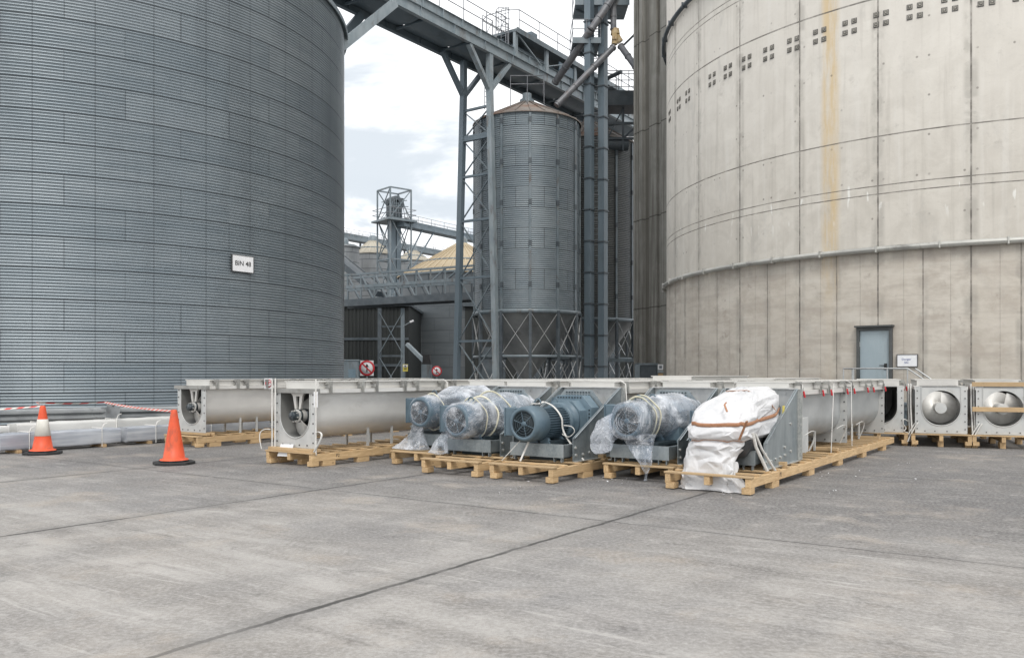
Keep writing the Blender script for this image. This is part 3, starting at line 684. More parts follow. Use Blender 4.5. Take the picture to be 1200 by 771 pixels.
def hanger(par, x0, z0, yc=0.0):
    """bearing hung from the cross beam in the open end of a trough"""
    b = MB()
    for s in (-1, 1):
        b.prism([(s*.14,TH-.07),(s*.055,TH-.07),(s*.028,ZC+.12),(s*.075,ZC+.12)], YZ, .06, .10)
    b.prism([(-.17,TH-.07),(.17,TH-.07),(.12,TH-.12),(-.12,TH-.12)], YZ, .055, .105)
    b.build('hanger_arm', M['steel_light'], par).location = (x0, yc, z0)
    b = MB(); b.lathe([(.0,-.20),(.075,-.195),(.085,-.17),(.085,-.06),(.125,-.055),(.125,-.01),(.09,.0),(.09,.09),(.135,.095),(.135,.15),(.08,.155),(.08,.26)], 28, Matrix.Translation((.10,0,ZC)) @ Matrix.Rotation(pi/2, 4, 'Y') @ Matrix.Scale(.95, 4))
    for i in range(8):
        a = 2*pi*i/8; b.tube((.20, .095*cos(a), ZC+.095*sin(a)), (.32, .095*cos(a), ZC+.095*sin(a)), .016, 6, mi=1)
    for i in range(8):
        a = 2*pi*i/8+.2; b.tube((-.03, .10*cos(a), ZC+.10*sin(a)), (.0, .10*cos(a), ZC+.10*sin(a)), .014, 6, mi=1)
    b.build('bearing_hub', [M['hub'], M['bolt']], par).location = (x0, yc, z0)

# ---------------------------------------------------------------- timber skids
def skid(label, loc, rz, L, Wd, boards, bearers=None, ZT=.25, group='timber skids under the machinery', front=True, sleepers=(), old=False, extra_front=False, mark=None):
    t = thing('timber_skid', label, 'wooden skid', loc, rz, group)
    wd, wy = (M['woodold'], M['woody']) if old else (M['wood'], M['woody'])
    sh = .125; zs0 = ZT-.028-sh
    for i, y in enumerate((.0, Wd/2-.04, Wd-.08)):
        MB().box(0, L, y, y+.08, zs0, zs0+sh).build('stringer', wd, t, .004)
    for i, x in enumerate(bearers or [.9+k*1.8 for k in range(int((L-.9)/1.8)+1)]):
        for y in (0, Wd/2-.06, Wd-.12):
            MB().box(x, x+.30, y+.004, y+.116, 0.0, zs0-.001).build('block', wd, t, .004)
    if front:
        for y in (0.001, Wd-.14): MB().box(.001, .16, y+.002, y+.13, zs0-.085, zs0-.001).build('block', wd, t, .004)
        MB().box(-.012, .105, -.012, Wd+.012, ZT-.026, ZT).build('deck_board', wy, t, .003)
    rnd = random.Random(int(L*100)+int(loc[0]*37))
    for x in boards:
        dx = rnd.uniform(-.02,.02); wdt = rnd.uniform(.09,.105)
        o = MB().box(0, wdt, .0, Wd-.01, ZT-.026, ZT).build('deck_board', wy, t, .003)
        o.location = (x+dx, .006, 0); o.rotation_euler = (0,0,rnd.uniform(-.012,.012))
    for x, h in sleepers:
        MB().box(x, x+.1, .04, Wd-.03, ZT+.001, ZT+h-.002).build('sleeper', wy, t, .004)
    if mark: lettering(mark[0], .085, M['ink'], t, (mark[1], -.001, zs0+sh*.55), (pi/2,0,0), .001, 'stamp')
    return t

ZB = .31
# two long conveyors whose open ends face the yard ----------------------------------
def long_conveyor(label, u0, v0, n, L, turns, opts=None, group='stainless screw conveyors lying in the yard', strap_at=()):
    res = None
    p = W(u0, v0); yc = TW/2
    t = thing('screw_conveyor', label, 'screw conveyor', (p.x,p.y,0), RZ, group)
    for i in range(n):
        section(t, i*L, L-.01, ZB, yc, 3, .15, first=.16 if i == 0 else 0)
    MB().box(-.03,.06,-.06,TW+.09,ZB+TH-.06,ZB+TH+.016).build('cross_beam', M['steel_dark'], t)
    MB().box(.0,.02,.10,TW-.12,ZB+TH-.065,ZB+TH-.003).build('beam_lip', M['steel_plate'], t)
    hanger(t, 0, ZB, yc); end_screw(t, 0, 2.8, ZB, yc, 3.6, 3.7, .03)
    MB().box(.065,.175,.02,TW-.02,ZB+TH+.002,ZB+TH+.012).build('gap_plate', M['steel_plate'], t)  # added plate: shuts daylight out of the trough end so its inside goes dark
    MB().box(n*L-.012,n*L-.002,.05,TW-.05,ZB+.02,ZB+TH-.02).build('end_cap', M['steel_plate'], t)
    for x in strap_at: band(t, x, ZB, yc)
    return t
T2 = long_conveyor('long stainless screw conveyor with a white paper on its end and straps on both edges', 10.23, -11.36, 4, 3.66, 5, strap_at=(3.56,))
# vertical straps and paper on its front face
for y in (-.075, TW+.04):
    b = MB(); b.path([(-.05,y,ZB+TH+.18),(-.05,y,ZB+TH),(-.05,y,ZB-.10)], .021, 6, flat=.008)
    c = Vector((-.06,y,ZB+.30)); s = -1 if y < 0 else 1
    b.path([(c.x-.02*i*(1 if s > 0 else .3), c.y+s*(.03+.16*sin(i/10*pi)), c.z+.06*sin(i/10*pi)-.34*(i/10)**1.5+.0) for i in range(11)], .02, 6, flat=.008)
    b.build('strap', M['strapw'], T2)
b = MB(); b.path([(-.05,TW-.05,ZB+TH+.20),(-.05,TW-.05,ZB+TH+.02),(-.06,TW-.05,ZB-.1)],.02,6,flat=.008); b.build('strap', M['strapw'], T2)
MB().box(-.05,-.045,-.12,-.02,ZB+TH-.30,ZB+TH-.03).build('paper_tag', M['paper'], T2)
MB().bar((-.075,TW*.62,ZB+.02),(-.045,TW*.62,ZB+.16),.34,.003,(0,1,0)); 
b = MB(); b.add([(-.11,.50,.16),(-.11,.86,.15),(-.04,.85,.36),(-.04,.51,.37),(-.113,.50,.16),(-.113,.86,.15),(-.043,.85,.36),(-.043,.51,.37)], [(0,1,2,3),(7,6,5,4),(0,4,5,1),(1,5,6,2),(2,6,7,3),(3,7,4,0)])
o = b.build('paper_sheet', M['paper'], T2)
T1 = long_conveyor('stainless screw conveyor with the round red G badge, behind the orange cone', 11.59, -16.4, 3, 2.62, 5)
lb = MB().box(1.60,1.83,-.012,-.004,ZB+TH-.075,ZB+TH+.175); 
o = lb.build('badge_plate', M['paper'], T1)
dsk = MB(); dsk.lathe([(.0,0),(.098,0),(.098,.006),(.0,.006)], 28, Matrix.Translation((1.715,-.013,ZB+TH+.05)) @ Matrix.Rotation(pi/2, 4, 'X')); dsk.build('badge', M['red'], T1)
lettering('G', .17, M['paper'], T1, (1.715,-.0215,ZB+TH+.05), (pi/2,0,0), .002, bold=.006)
p = W(10.1, -11.29)
skid('pine skid with black stamps under the papered end of the long conveyor', (p.x,p.y,0), RZ, 2.4, 1.22, [.32,.62,.95,1.25,1.6,1.95,2.28], [.25,1.1,2.05], sleepers=((.02,.06),(.14,.06)), mark=('P2', .60))
p = W(12.9, -11.29); skid('pine skid under the second length of the long conveyor', (p.x,p.y,0), RZ, 2.4, 1.22, [.3,.7,1.1,1.5,1.9,2.28], [.2,1.1,2.05], sleepers=((.5,.06),(.9,.06)))
p = W(16.2, -11.29); skid('pine skid half hidden behind the wrapped motors, under the far length of the long conveyor', (p.x,p.y,0), RZ, 7.2, 1.22, [.3+.6*i for i in range(12)], sleepers=((1.3,.06),(5.0,.06)))
p = W(11.35, -16.33); skid('pine skid under the conveyor end with the red badge', (p.x,p.y,0), RZ, 2.9, 1.25, [.4,.8,1.2,1.6,2.0,2.4,2.75], [.3,1.4,2.5], sleepers=((.24,.06),(.36,.06)))
p = W(14.8, -16.33); skid('pine skid showing between the straps at the far end of the badged conveyor', (p.x,p.y,0), RZ, 4.2, 1.25, [.4+.5*i for i in range(8)], sleepers=((1,.06),(3,.06)))

# drive units -------------------------------------------------------------------------
DW, PZ = 1.12, .25
def plate_mesh(y0, y1, out):
    b = MB()
    poly = [(0,PZ+.002),(1.6,PZ+.002),(1.6,PZ+1.13),(1.5,PZ+1.13),(0,PZ+.37)]
    b.prism(poly, XZ, y0, y1, 0)
    ylo, yhi = (y0-.055, y0-.001) if out < 0 else (y1+.001, y1+.055)
    b.box(-.0, 1.6, ylo, yhi, PZ+.001, PZ+.012, 1)                       # foot flange
    b.bar((0,(ylo+yhi)/2,PZ+.37),(1.5,(ylo+yhi)/2,PZ+1.13),.022,.006,(0,0,1),0)
    b.box(1.588,1.6,ylo-.02,yhi,PZ+.02,PZ+1.13,1)
    yb = y0-.012 if out < 0 else y1+.012
    yf = y0 if out < 0 else y1
    for x, z in ((.08,.10),(.30,.10),(.50,.115),(.72,.125),(.94,.14),(.92,.26),(.06,.22),(1.22,.18),(1.22,.60)):
        b.tube((x, yf, PZ+z), (x, yf+(yb-yf)*1.6, PZ+z), .022, 8, mi=1)
    return b
def motor_parts(par, x0, yc, zc, R=.275, clear=True):
    """electric motor along local x, fan end at x0"""
    Rx = Matrix.Translation((x0,yc,zc)) @ Matrix.Rotation(pi/2, 4, 'Y')
    root = bpy.data.objects.new('motor', None); COL.objects.link(root); root.parent = par
    b = MB(); b.lathe([(R*.74,.012),(R*.76,-.004),(R*.93,.0),(R,.05),(R*1.03,.16),(R*1.02,.36),(R*.97,.362),(R*.9,.34)], 44, Rx)
    b.build('fan_cover', M['motor'], root)
    b = MB(); b.lathe([(.0,.055),(R*.75,.05),(R*.75,.03),(.0,.036)], 36, Rx)
    for r in (.25,.40,.55,.68): 
        b.lathe([(R*r,.020),(R*r+.010,.016),(R*r+.02,.020),(R*r+.01,.03)], 36, Rx)
    for k in range(6):
        a = 2*pi*k/6+.3; b.bar((x0+.024,yc+.04*cos(a),zc+.04*sin(a)),(x0+.024,yc+R*.75*cos(a),zc+R*.75*sin(a)),.012,.012,(1,0,0),1)
    b.lathe([(.0,.012),(.042,.012),(.045,.03)], 18, Rx, 1)
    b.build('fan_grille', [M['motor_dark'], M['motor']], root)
    b = MB(); b.lathe([(R*.80,.34),(R*.80,1.02)], 44, Rx)
    for k in range(40):
        a = 2*pi*k/40
        if abs(sin(a)) > .93 and sin(a) > 0: continue
        b.bar((x0+.37, yc+R*.86*cos(a), zc+R*.86*sin(a)), (x0+.98, yc+R*.86*cos(a), zc+R*.86*sin(a)), .008, R*.22, (0,cos(a),sin(a)))
    b.build('stator_fins', M['motor'], root)
    b = MB(); b.lathe([(R*.8,.985),(R*1.06,.99),(R*1.12,1.02),(R*1.12,1.10),(R*1.28,1.105),(R*1.28,1.15),(R*.6,1.16)], 44, Rx); b.build('end_shield', M['motor'], root)
    b = MB(); b.box(x0+.16,x0+.46,yc+R*.95,yc+R*1.62,zc-.20,zc+.235); b.box(x0+.15,x0+.47,yc+R*1.62+.001,yc+R*1.7,zc-.21,zc+.245); b.build('terminal_box', M['motor'], root, .006)
    b = MB()
    for xx in (x0+.42, x0+.92):
        q = []
        for i in range(13):
            t = -pi*.1+pi*1.2*i/12; q.append((xx, yc+.055*cos(t), zc+R+.055+.055*sin(t)))
        b.path(q, .012, 8)
    b.build('lifting_eye', M['motor'], root)
    b = MB()
    for xx in (x0+.45, x0+.85):
        for s in (-1,1): b.prism([(s*.06,-.1),(s*.21,-R-.045),(s*.21,-R-.07),(s*.02,-R-.07)], lambda a,c,d: (d, yc+a, zc+c), xx, xx+.07)
    b.build('motor_foot', M['motor'], root)
    return root
def drive_unit(label, u0, v0, L, n, ncov, motor_y=.60, zc=.84, xoff=-.49, covh=.15, red=False, rear_cov=None, straps=(), group='drive ends of the screw conveyors', first_cov=True):
    p = W(u0, v0); t = thing('conveyor_drive', label, 'conveyor drive', (p.x,p.y,0), RZ, group)
    for s, y0, y1 in ((-1,-.012,0.0),(1,DW,DW+.012)):
        piece(('plate',s), lambda: plate_mesh(y0, y1, s), [M['galv'], M['bolt']], 'side_plate', t)
    b = MB(); b.box(1.575,1.587,.001,DW-.001,PZ+.06,PZ+1.125); b.box(1.50,1.60,-.02,DW+.02,PZ+1.131,PZ+1.142)
    for y in (.18,.46,.74,1.0): b.tube((1.56,y,PZ+1.06),(1.58,y,PZ+1.06),.02,6)
    piece(('endwall',), lambda: b, M['galv_lit'], 'end_wall', t)
    def fr():
        b = MB()
        for y in (.10,.90): 
            b.box(-.16,1.5,y,y+.012,PZ+.07,PZ+.26); b.box(-.16,1.5,y+.0125,y+.09,PZ+.248,PZ+.26); b.box(-.16,1.5,y+.0125,y+.09,PZ+.07,PZ+.082)
        b.box(-.175,-.163,.06,1.06,PZ+.07,PZ+.275); b.box(-.163,-.09,.06,1.06,PZ+.262,PZ+.275)
        for y in (.10,.84):
            b.box(-.17,-.10,y,y+.012,PZ+.0,PZ+.069); b.box(-.17,-.10,y+.13,y+.142,PZ+.0,PZ+.069)
        return b
    piece(('frame',), fr, M['galv'], 'base_frame', t)
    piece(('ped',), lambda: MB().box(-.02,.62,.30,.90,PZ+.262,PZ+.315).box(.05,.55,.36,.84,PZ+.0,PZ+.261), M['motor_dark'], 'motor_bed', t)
    motor_parts(t, xoff, motor_y, zc)
    def gx():
        b = MB(); yc = .60
        o = [(-.42,-.40),(.42,-.40),(.42,.22),(.24,.42),(-.24,.42),(-.42,.22)]
        b.prism([(yc+a, .84+c) for a,c in o], YZ, .90, 1.16); b.prism([(yc+a*.8, .84+c*.8) for a,c in o], YZ, .66, .899)
        for i in range(9):
            b.tube((.885,yc-.22+.055*i,.84+.385),(.90,yc-.22+.055*i,.84+.385),.014,6,mi=1)
            b.tube((.885,yc-.385,.84-.30+.06*i),(.90,yc-.385,.84-.30+.06*i),.014,6,mi=1); b.tube((.885,yc+.385,.84-.30+.06*i),(.90,yc+.385,.84-.30+.06*i),.014,6,mi=1)
        return b
    piece(('gearbox',), gx, [M['gear'], M['motor_dark']], 'gearbox', t, bevel=0)
    def bp():
        b = MB(); yc = .60; o = [(-.47,-.44),(.47,-.44),(.47,.26),(.27,.50),(-.27,.50),(-.47,.26)]
        b.prism([(yc+a, .85+c) for a,c in o], YZ, 1.18, 1.20)
        for i in range(9): 
            for z in (.41,.455): b.tube((1.165,yc-.22+.055*i,.85+z),(1.18,yc-.22+.055*i,.85+z),.015,6,mi=1)
        return b
    piece(('backplate',), bp, [M['galv'], M['motor_dark']], 'mounting_plate', t)
    for i in range(n):
        section(t, 1.605+i*L, L-.01, ZB, DW/2, ncov, (rear_cov if (rear_cov and i == n-1) else covh), red)
    for x, ln in straps: band(t, x, ZB, DW/2, lean=ln, zb=-.12)
    return t
D2 = drive_unit('drive end with the bare blue grey motor tied down by a white strap', 11.41, -6.84, 3.3, 2, 2, rear_cov=.24, straps=((1.75,.12),))
D1 = drive_unit('wrapped drive end directly beside the bare blue motor, farther from the tarpaulin', 11.5, -8.3, 3.3, 2, 2, motor_y=.55, straps=())
D0 = drive_unit('rearmost wrapped drive end, its motor standing out beside the long conveyor', 12.05, -9.62, 3.3, 2, 2, motor_y=.50, zc=.93, straps=())
D3 = drive_unit('wrapped drive end between the bare blue motor and the white tarpaulin', 12.0, -5.35, 3.3, 2, 2, motor_y=.66, zc=.90, xoff=-.40, rear_cov=.19)
D4 = drive_unit('drive end under the white tarpaulin, its trough showing red clamp handles', 12.04, -4.05, 3.3, 2, 2, motor_y=.52, xoff=-.46, red=True, covh=.15, straps=((1.85,-.25),(3.75,-.25),(5.0,.0)))
# yellow sticker, small door box of the tarpaulin unit
MB().box(.83,.93,-.016,-.0125,1.02,1.14).build('sticker', M['yellow'], D4)
MB().box(1.62,2.05,-.05,-.0,.36,.92).build('inspection_box', M['steel_plate'], D4, .004)
# extra flange joint half way along the tarpaulin unit's troughs is the section joint itself
# straps on the bare motor
b = MB()
q = [(.22,1.14,.26),(.20,.95,.74),(.16,.83,1.07),(.14,.68,1.155),(.14,.56,1.155),(.15,.42,1.08),(.18,.31,.92),(.20,.29,.72),(.24,.14,.46),(.28,-.04,.26)]
b.path(smooth(q), .026, 6, flat=.005, a0=(1,0,0)); b.path([(.12,.62,1.17),(-.05,.60,1.14),(-.2,.62,1.15)], .028, 6, flat=.012)
b.path(smooth([(.18,.30,.66),(.22,.20,.62),(.26,.12,.70),(.24,.16,.78),(.20,.28,.80)]), .02, 6, flat=.007)
b.path([(.2,.31,.70),(.30,.1,.40),(.36,.02,.27)], .016, 6, flat=.006)
b.path([(-.36,.70,.61),(-.52,.98,.26)], .018, 6, flat=.006); b.path([(-.30,.60,.60),(-.42,.70,.26)], .018, 6, flat=.006)
b.build('strap', M['strapw'], D2)

brd = [.35+.42*i for i in range(21)]
sl_ = ((1.6,.06),(4.55,.06),(7.9,.06))
def unit_skid(label, u0, v0, Wd=1.16, L=9.0, **kw):
    p = W(u0, v0); return skid(label, (p.x,p.y,0), RZ, L, Wd, brd, sleepers=sl_, **kw)
unit_skid('pine skid under the bare blue motor', 10.6, -6.69)
unit_skid('pine skid under the wrapped drive beside the bare motor', 10.58, -8.06)
unit_skid('pine skid under the rearmost wrapped drive', 11.3, -9.40)
unit_skid('pine skid under the wrapped drive next to the tarpaulin', 11.62, -5.25)
unit_skid('long pine skid under the tarpaulin unit, stamped on its edge', 11.1, -3.9, 1.24, 9.2, mark=('P2', 1.25))
# loose timber in front of the wrapped drive next to the tarpaulin
for i, (x, y, z, l, lab) in enumerate(((.62,.10,.251,1.0,'thick pine beam lying on the skid below the wrapped motor by the tarpaulin'),)):
    p = W(11.62+x, -5.25-y); o = MB().box(0,.11,0,l,0,.11).build('timber_beam', M['woody'], None, .004); o.location = (p.x,p.y,z); o.rotation_euler = (0,0,RZ)
    tag(o, lab, 'timber')

# plastic film and tarpaulin ----------------------------------------------------------
def blob(name, mat, rings, n=56, amp=.035, fq=3.0, seed=1.0, close=True, M_=None, sub=True):
    """rings: (centre, axis a, axis b, ra_plus, ra_minus, rb_plus, rb_minus) closed wrinkled sleeve"""
    b = MB(); vs = []; k = len(rings)
    for c, A, B, ap, am, bp, bm in rings:
        c = Vector(c); A = Vector(A); B = Vector(B)
        for j in range(n):
            t = 2*pi*j/n; x, y = cos(t), sin(t)
            e = .78; x_ = math.copysign(abs(x)**e, x); y_ = math.copysign(abs(y)**e, y)
            vs.append(c+A*(x_*(ap if x > 0 else am))+B*(y_*(bp if y > 0 else bm)))
    out = []
    for i, p in enumerate(vs):
        c = Vector(rings[i//n][0]); d = (p-c); d = d.normalized() if d.length else Vector((0,0,1))
        q = p*fq+Vector((seed*7.1, seed*3.3, seed))
        w = 1-abs(noise.noise(q))*2.2; w2 = 1-abs(noise.noise(q*2.3+Vector((4,1,7))))*2
        out.append(p+d*(amp*(w-.5)+amp*.5*(w2-.5)))
    fs = [(i*n+j, i*n+(j+1)%n, (i+1)*n+(j+1)%n, (i+1)*n+j) for i in range(k-1) for j in range(n)]
    b.add(out, fs, 0, True)
    if close:
        b.add(out[:n]+[Vector(rings[0][0])], [(j, n, (j+1)%n) for j in range(n)], 0, True); b.add(out[-n:]+[Vector(rings[-1][0])], [(j, (j+1)%n, n) for j in range(n)], 0, True)
    return b
def lerp_rings(keys, steps):
    out = []
    for a, c in zip(keys[:-1], keys[1:]):
        for s in range(steps):
            f = s/steps; f = f*f*(3-2*f)
            out.append(tuple((tuple(x+(y-x)*f for x, y in zip(p, q)) if hasattr(p, '__len__') else p+(q-p)*f) for p, q in zip(a, c)))
    out.append(keys[-1]); return out
Y_, Z_ = (0,1,0), (0,0,1)
def creased(o, seed, share, levels=3, lo=.5):
    """sharp folds along some edges of a coarse sheet, soft ones along the rest"""
    at_ = o.data.attributes.new('crease_edge', 'FLOAT', 'EDGE'); rc = random.Random(seed)
    at_.data.foreach_set('value', [rc.uniform(lo, .95) if rc.random() < share else 0.0 for _ in o.data.edges])
    m = o.modifiers.new('folds', 'SUBSURF'); m.levels = levels; m.render_levels = levels
def film_sleeve(label, D, ks, amp, seed, tails=(), bands=()):
    t = thing('plastic_wrap', label, 'plastic wrap', tuple(D.location), RZ, 'clear plastic wraps over the motors')
    o = blob('sheet', M['film'], lerp_rings(ks, 3), 30, amp, 3.2, seed).build('sheet', M['film'], t); creased(o, int(seed*10), .4, 2, .3)
    for k, tl in enumerate(tails):
        creased(blob('tail', M['film'], lerp_rings(tl, 3), 18, amp, 4.0, seed+k+3).build('loose_tail', M['film'], t), int(seed*10)+k+1, .45, 2, .4)
    b = MB()
    for x, yc, zc, ry, rz_, tilt in bands:
        q = []
        for i in range(41):
            a = 2*pi*i/40; q.append((x+tilt*cos(a+.6), yc+ry*cos(a)*(1+.04*sin(5*a)), zc+rz_*sin(a)*(1+.04*cos(4*a))))
        b.path(q, .017, 6, flat=.007)
    if bands: b.build('tape', M['tape'], t)
    return t
M['tape'] = worn('cream tape', (.60,.57,.42), (.70,.67,.54), .45, 0, 9)
film_sleeve('milky plastic wrapped round the rearmost motor, round fan end showing through', D0,
    [((-.52,.5,.93),Y_,Z_,.15,.15,.15,.15),((-.46,.5,.93),Y_,Z_,.27,.27,.27,.27),((-.1,.5,.94),Y_,Z_,.30,.30,.30,.34),((.12,.5,.94),Y_,Z_,.30,.30,.30,.34),((.6,.5,.98),Y_,Z_,.46,.42,.40,.50),((1.2,.55,.98),Y_,Z_,.5,.5,.42,.40)], .035, 1.0,
    tails=([((-.42,.55,.80),Y_,Z_,.16,.16,.12,.12),((-.45,.60,.55),Y_,(1,0,0),.12,.12,.08,.08),((-.46,.68,.36),Y_,(1,0,0),.30,.30,.16,.12),((-.48,.70,.27),Y_,(1,0,0),.46,.40,.24,.20),((-.48,.70,.262),Y_,(1,0,0),.2,.2,.1,.1)],), bands=((-.12,.5,.93,.31,.32,.04),))
film_sleeve('crumpled milky plastic with cream tape bands, beside the bare blue motor', D1,
    [((-.52,.55,.84),Y_,Z_,.16,.16,.16,.16),((-.47,.55,.84),Y_,Z_,.29,.29,.28,.30),((-.1,.55,.86),Y_,Z_,.33,.33,.30,.33),((.2,.55,.86),Y_,Z_,.37,.33,.34,.33),((.62,.55,.90),Y_,Z_,.52,.48,.40,.40),((1.05,.58,.92),Y_,Z_,.54,.50,.38,.34),((1.35,.58,.92),Y_,Z_,.50,.46,.34,.30)], .042, 2.3,
    tails=([((-.30,.80,.72),Y_,Z_,.14,.14,.12,.12),((-.36,.95,.5),Y_,(1,0,0),.10,.10,.06,.06),((-.40,1.02,.29),Y_,(1,0,0),.2,.2,.12,.12),((-.40,1.02,.262),Y_,(1,0,0),.1,.1,.06,.06)],), bands=((-.02,.55,.86,.35,.34,.07),(.16,.55,.86,.37,.36,-.05),(.5,.55,.88,.48,.42,.05)))
film_sleeve('clear plastic pulled over the motor beside the white tarpaulin, ending in a taped tail', D3,
    [((-.46,.66,.90),Y_,Z_,.16,.16,.16,.16),((-.40,.66,.90),Y_,Z_,.29,.29,.28,.28),((-.05,.66,.92),Y_,Z_,.32,.32,.30,.34),((.3,.66,.93),Y_,Z_,.32,.31,.31,.33),((.8,.6,.94),Y_,Z_,.42,.42,.37,.34),((1.25,.58,.94),Y_,Z_,.44,.46,.36,.32)], .036, 4.1,
    tails=([((-.36,.85,.85),Y_,Z_,.18,.18,.16,.16),((-.38,1.02,.72),Y_,Z_,.22,.2,.22,.2),((-.40,1.10,.55),Y_,Z_,.20,.20,.18,.18),((-.40,1.12,.42),Y_,Z_,.12,.12,.1,.06)],
           [((-.22,.50,.70),Y_,(1,0,0),.34,.24,.14,.14),((-.32,.44,.48),Y_,(1,0,0),.20,.18,.10,.10),((-.38,.36,.32),Y_,(1,0,0),.10,.10,.07,.07),((-.42,.32,.14),Y_,(1,0,0),.035,.035,.03,.03),((-.43,.32,.03),Y_,(1,0,0),.03,.03,.03,.03)]),
    bands=((.02,.66,.92,.33,.33,.06),(.14,.66,.93,.34,.34,.05)))
def tarpaulin():
    p = W(11.1, -3.9); t = thing('tarpaulin', 'big creased white tarpaulin bound with brown straps over a motor', 'tarpaulin', (p.x,p.y,0), RZ)
    # levels: height, x front, x back, y right, y left  (local: x away, y to the left)
    lv = [(1.335,1.2,1.62,.46,.70),(1.315,.95,1.85,.32,.84),(1.24,.55,2.02,.20,1.00),(1.14,.30,2.10,.17,1.07),(.98,.16,2.12,.15,1.09),(.80,.14,2.10,.17,1.09),(.68,.17,2.02,.20,1.08),(.56,.18,1.4,.28,1.06),(.40,.14,.95,.32,1.07),(.20,.10,.66,.28,1.09),(.10,.10,.60,.22,1.08),(.012,.05,.58,.10,1.10)]
    n = 34; full = []
    for a, c in zip(lv[:-1], lv[1:]):
        for s in range(2):
            f = s/2; full.append(tuple(x+(y-x)*f for x, y in zip(a, c)))
    full.append(lv[-1]); vs = []; rc = random.Random(11)
    def ctr(l): return ((l[1]+l[2])/2, (l[3]+l[4])/2)
    for i, l in enumerate(full):
        cx, cy = ctr(l); hx, hy = (l[2]-l[1])/2, (l[4]-l[3])/2
        for j in range(n):
            th = 2*pi*(j+(.5 if i % 2 else 0)+rc.uniform(-.22,.22))/n; x, y = cos(th), sin(th); e = .55
            px, py = cx+hx*math.copysign(abs(x)**e, x), cy+hy*math.copysign(abs(y)**e, y); z = l[0]+rc.uniform(-.018,.018)*(1 if i < len(full)-1 else .2)
            z += .13*(px-1.0)*max(0, min(1, (z-.7)/.4))                  # ridge climbs towards the gearbox
            lower = max(0, min(1, (.75-z)/.5)); fold = sin(th*8+noise.noise(Vector((th*2,z*2,1)))*3)*.035*lower
            cin = -.03 if abs(l[0]-.98) < .01 else (-.05 if abs(l[0]-.68) < .01 else 0)
            big = noise.noise(Vector((px*1.9+3, py*1.9, z*1.6)))*.075
            a_ = big+rc.uniform(-.024,.024)*(.4 if cin else 1)+fold+cin
            vs.append((px+x*a_, py+y*a_, max(.008, z)))
    k = len(full); fs = []
    for i in range(k-1):
        for j in range(n):
            zz = full[i][0]; xm, ym = vs[i*n+j][0], vs[i*n+j][1]
            if zz < .72 and (xm > .95 or (ym < .62 and xm > .42)):
                if zz > .30 or xm > .42: continue                     # the near side is left open below the motor
            q = (i*n+j, i*n+(j+1)%n, (i+1)*n+(j+1)%n, (i+1)*n+j)
            if rc.random() < .5: fs += [(q[0],q[1],q[2]),(q[0],q[2],q[3])]
            else: fs += [(q[0],q[1],q[3]),(q[1],q[2],q[3])]
    b = MB(); b.add(vs, fs, 0, True)
    b.add([], [tuple(j for j in range(n))][:0])
    b.v.append((ctr(full[0])[0], ctr(full[0])[1], 1.40)); t0_ = len(b.v)-1
    for j in range(n): b.f.append([j, (j+1)%n, t0_]); b.m.append(0); b.s.append(True)
    o = b.build('sheet', M['tarp'], t)
    creased(o, 11, .55)
    sd_ = o.modifiers.new('cloth', 'SOLIDIFY'); sd_.thickness = .005; sd_.offset = -1
    # straps
    def girth(zf, i0, i1, name='strap', w=.028, grow=.016, lead=()):
        idx = min(range(k), key=lambda i: abs(full[i][0]-zf)); pts = []
        for j in range(i0, i1):
            x, y, z = vs[idx*n+j % n]; th = 2*pi*j/n; pts.append((x+cos(th)*grow, y+sin(th)*grow, z+.01))
        return list(lead)+pts
    b = MB(); q = girth(.98, 14, 31); b.path(smooth(q, 4), .027, 6, flat=.006, a0=(0,0,1))
    q2 = girth(.68, 14, 24); b.path(smooth(q2, 4), .014, 6, flat=.005)
    b.path([(.13,.10,.985),(.15,.13,.93),(.20,.20,.80),(.22,.24,.72)], .022, 6, flat=.006)
    b.path([(1.35,.11,1.09),(1.3,.22,1.28),(1.25,.5,1.375),(1.2,.8,1.36)], .020, 6, flat=.006); b.path([(.42,.50,1.22),(.30,.48,1.19),(.19,.40,1.10)], .014, 6, flat=.005)
    b.build('strap', M['strapo'], t)
    # black membrane and white webbing seen through the open side
    c = thing('membrane_cover', 'black membrane over the motor, seen through the gap in the white tarpaulin', 'membrane', (p.x,p.y,0), RZ)
    blob('sheet', M['darkcloth'], lerp_rings([((.42,.62,.66),Y_,Z_,.2,.25,.10,.22),((.6,.62,.66),Y_,Z_,.25,.40,.12,.26),((1.2,.62,.66),Y_,Z_,.25,.40,.12,.26),((1.3,.62,.66),Y_,Z_,.2,.3,.1,.2)], 6), 40, .03, 4, 6.0).build('sheet', M['darkcloth'], c)
    b = MB(); b.path([(.55,.17,.80),(.60,.14,.6),(.72,.02,.26)], .026, 6, flat=.007); b.path([(.66,.17,.78),(.74,.10,.55),(.92,-.03,.25)], .020, 6, flat=.006); b.build('strap', M['strapw'], D4).location = (-.94,-.15+.0,0)
tarpaulin()

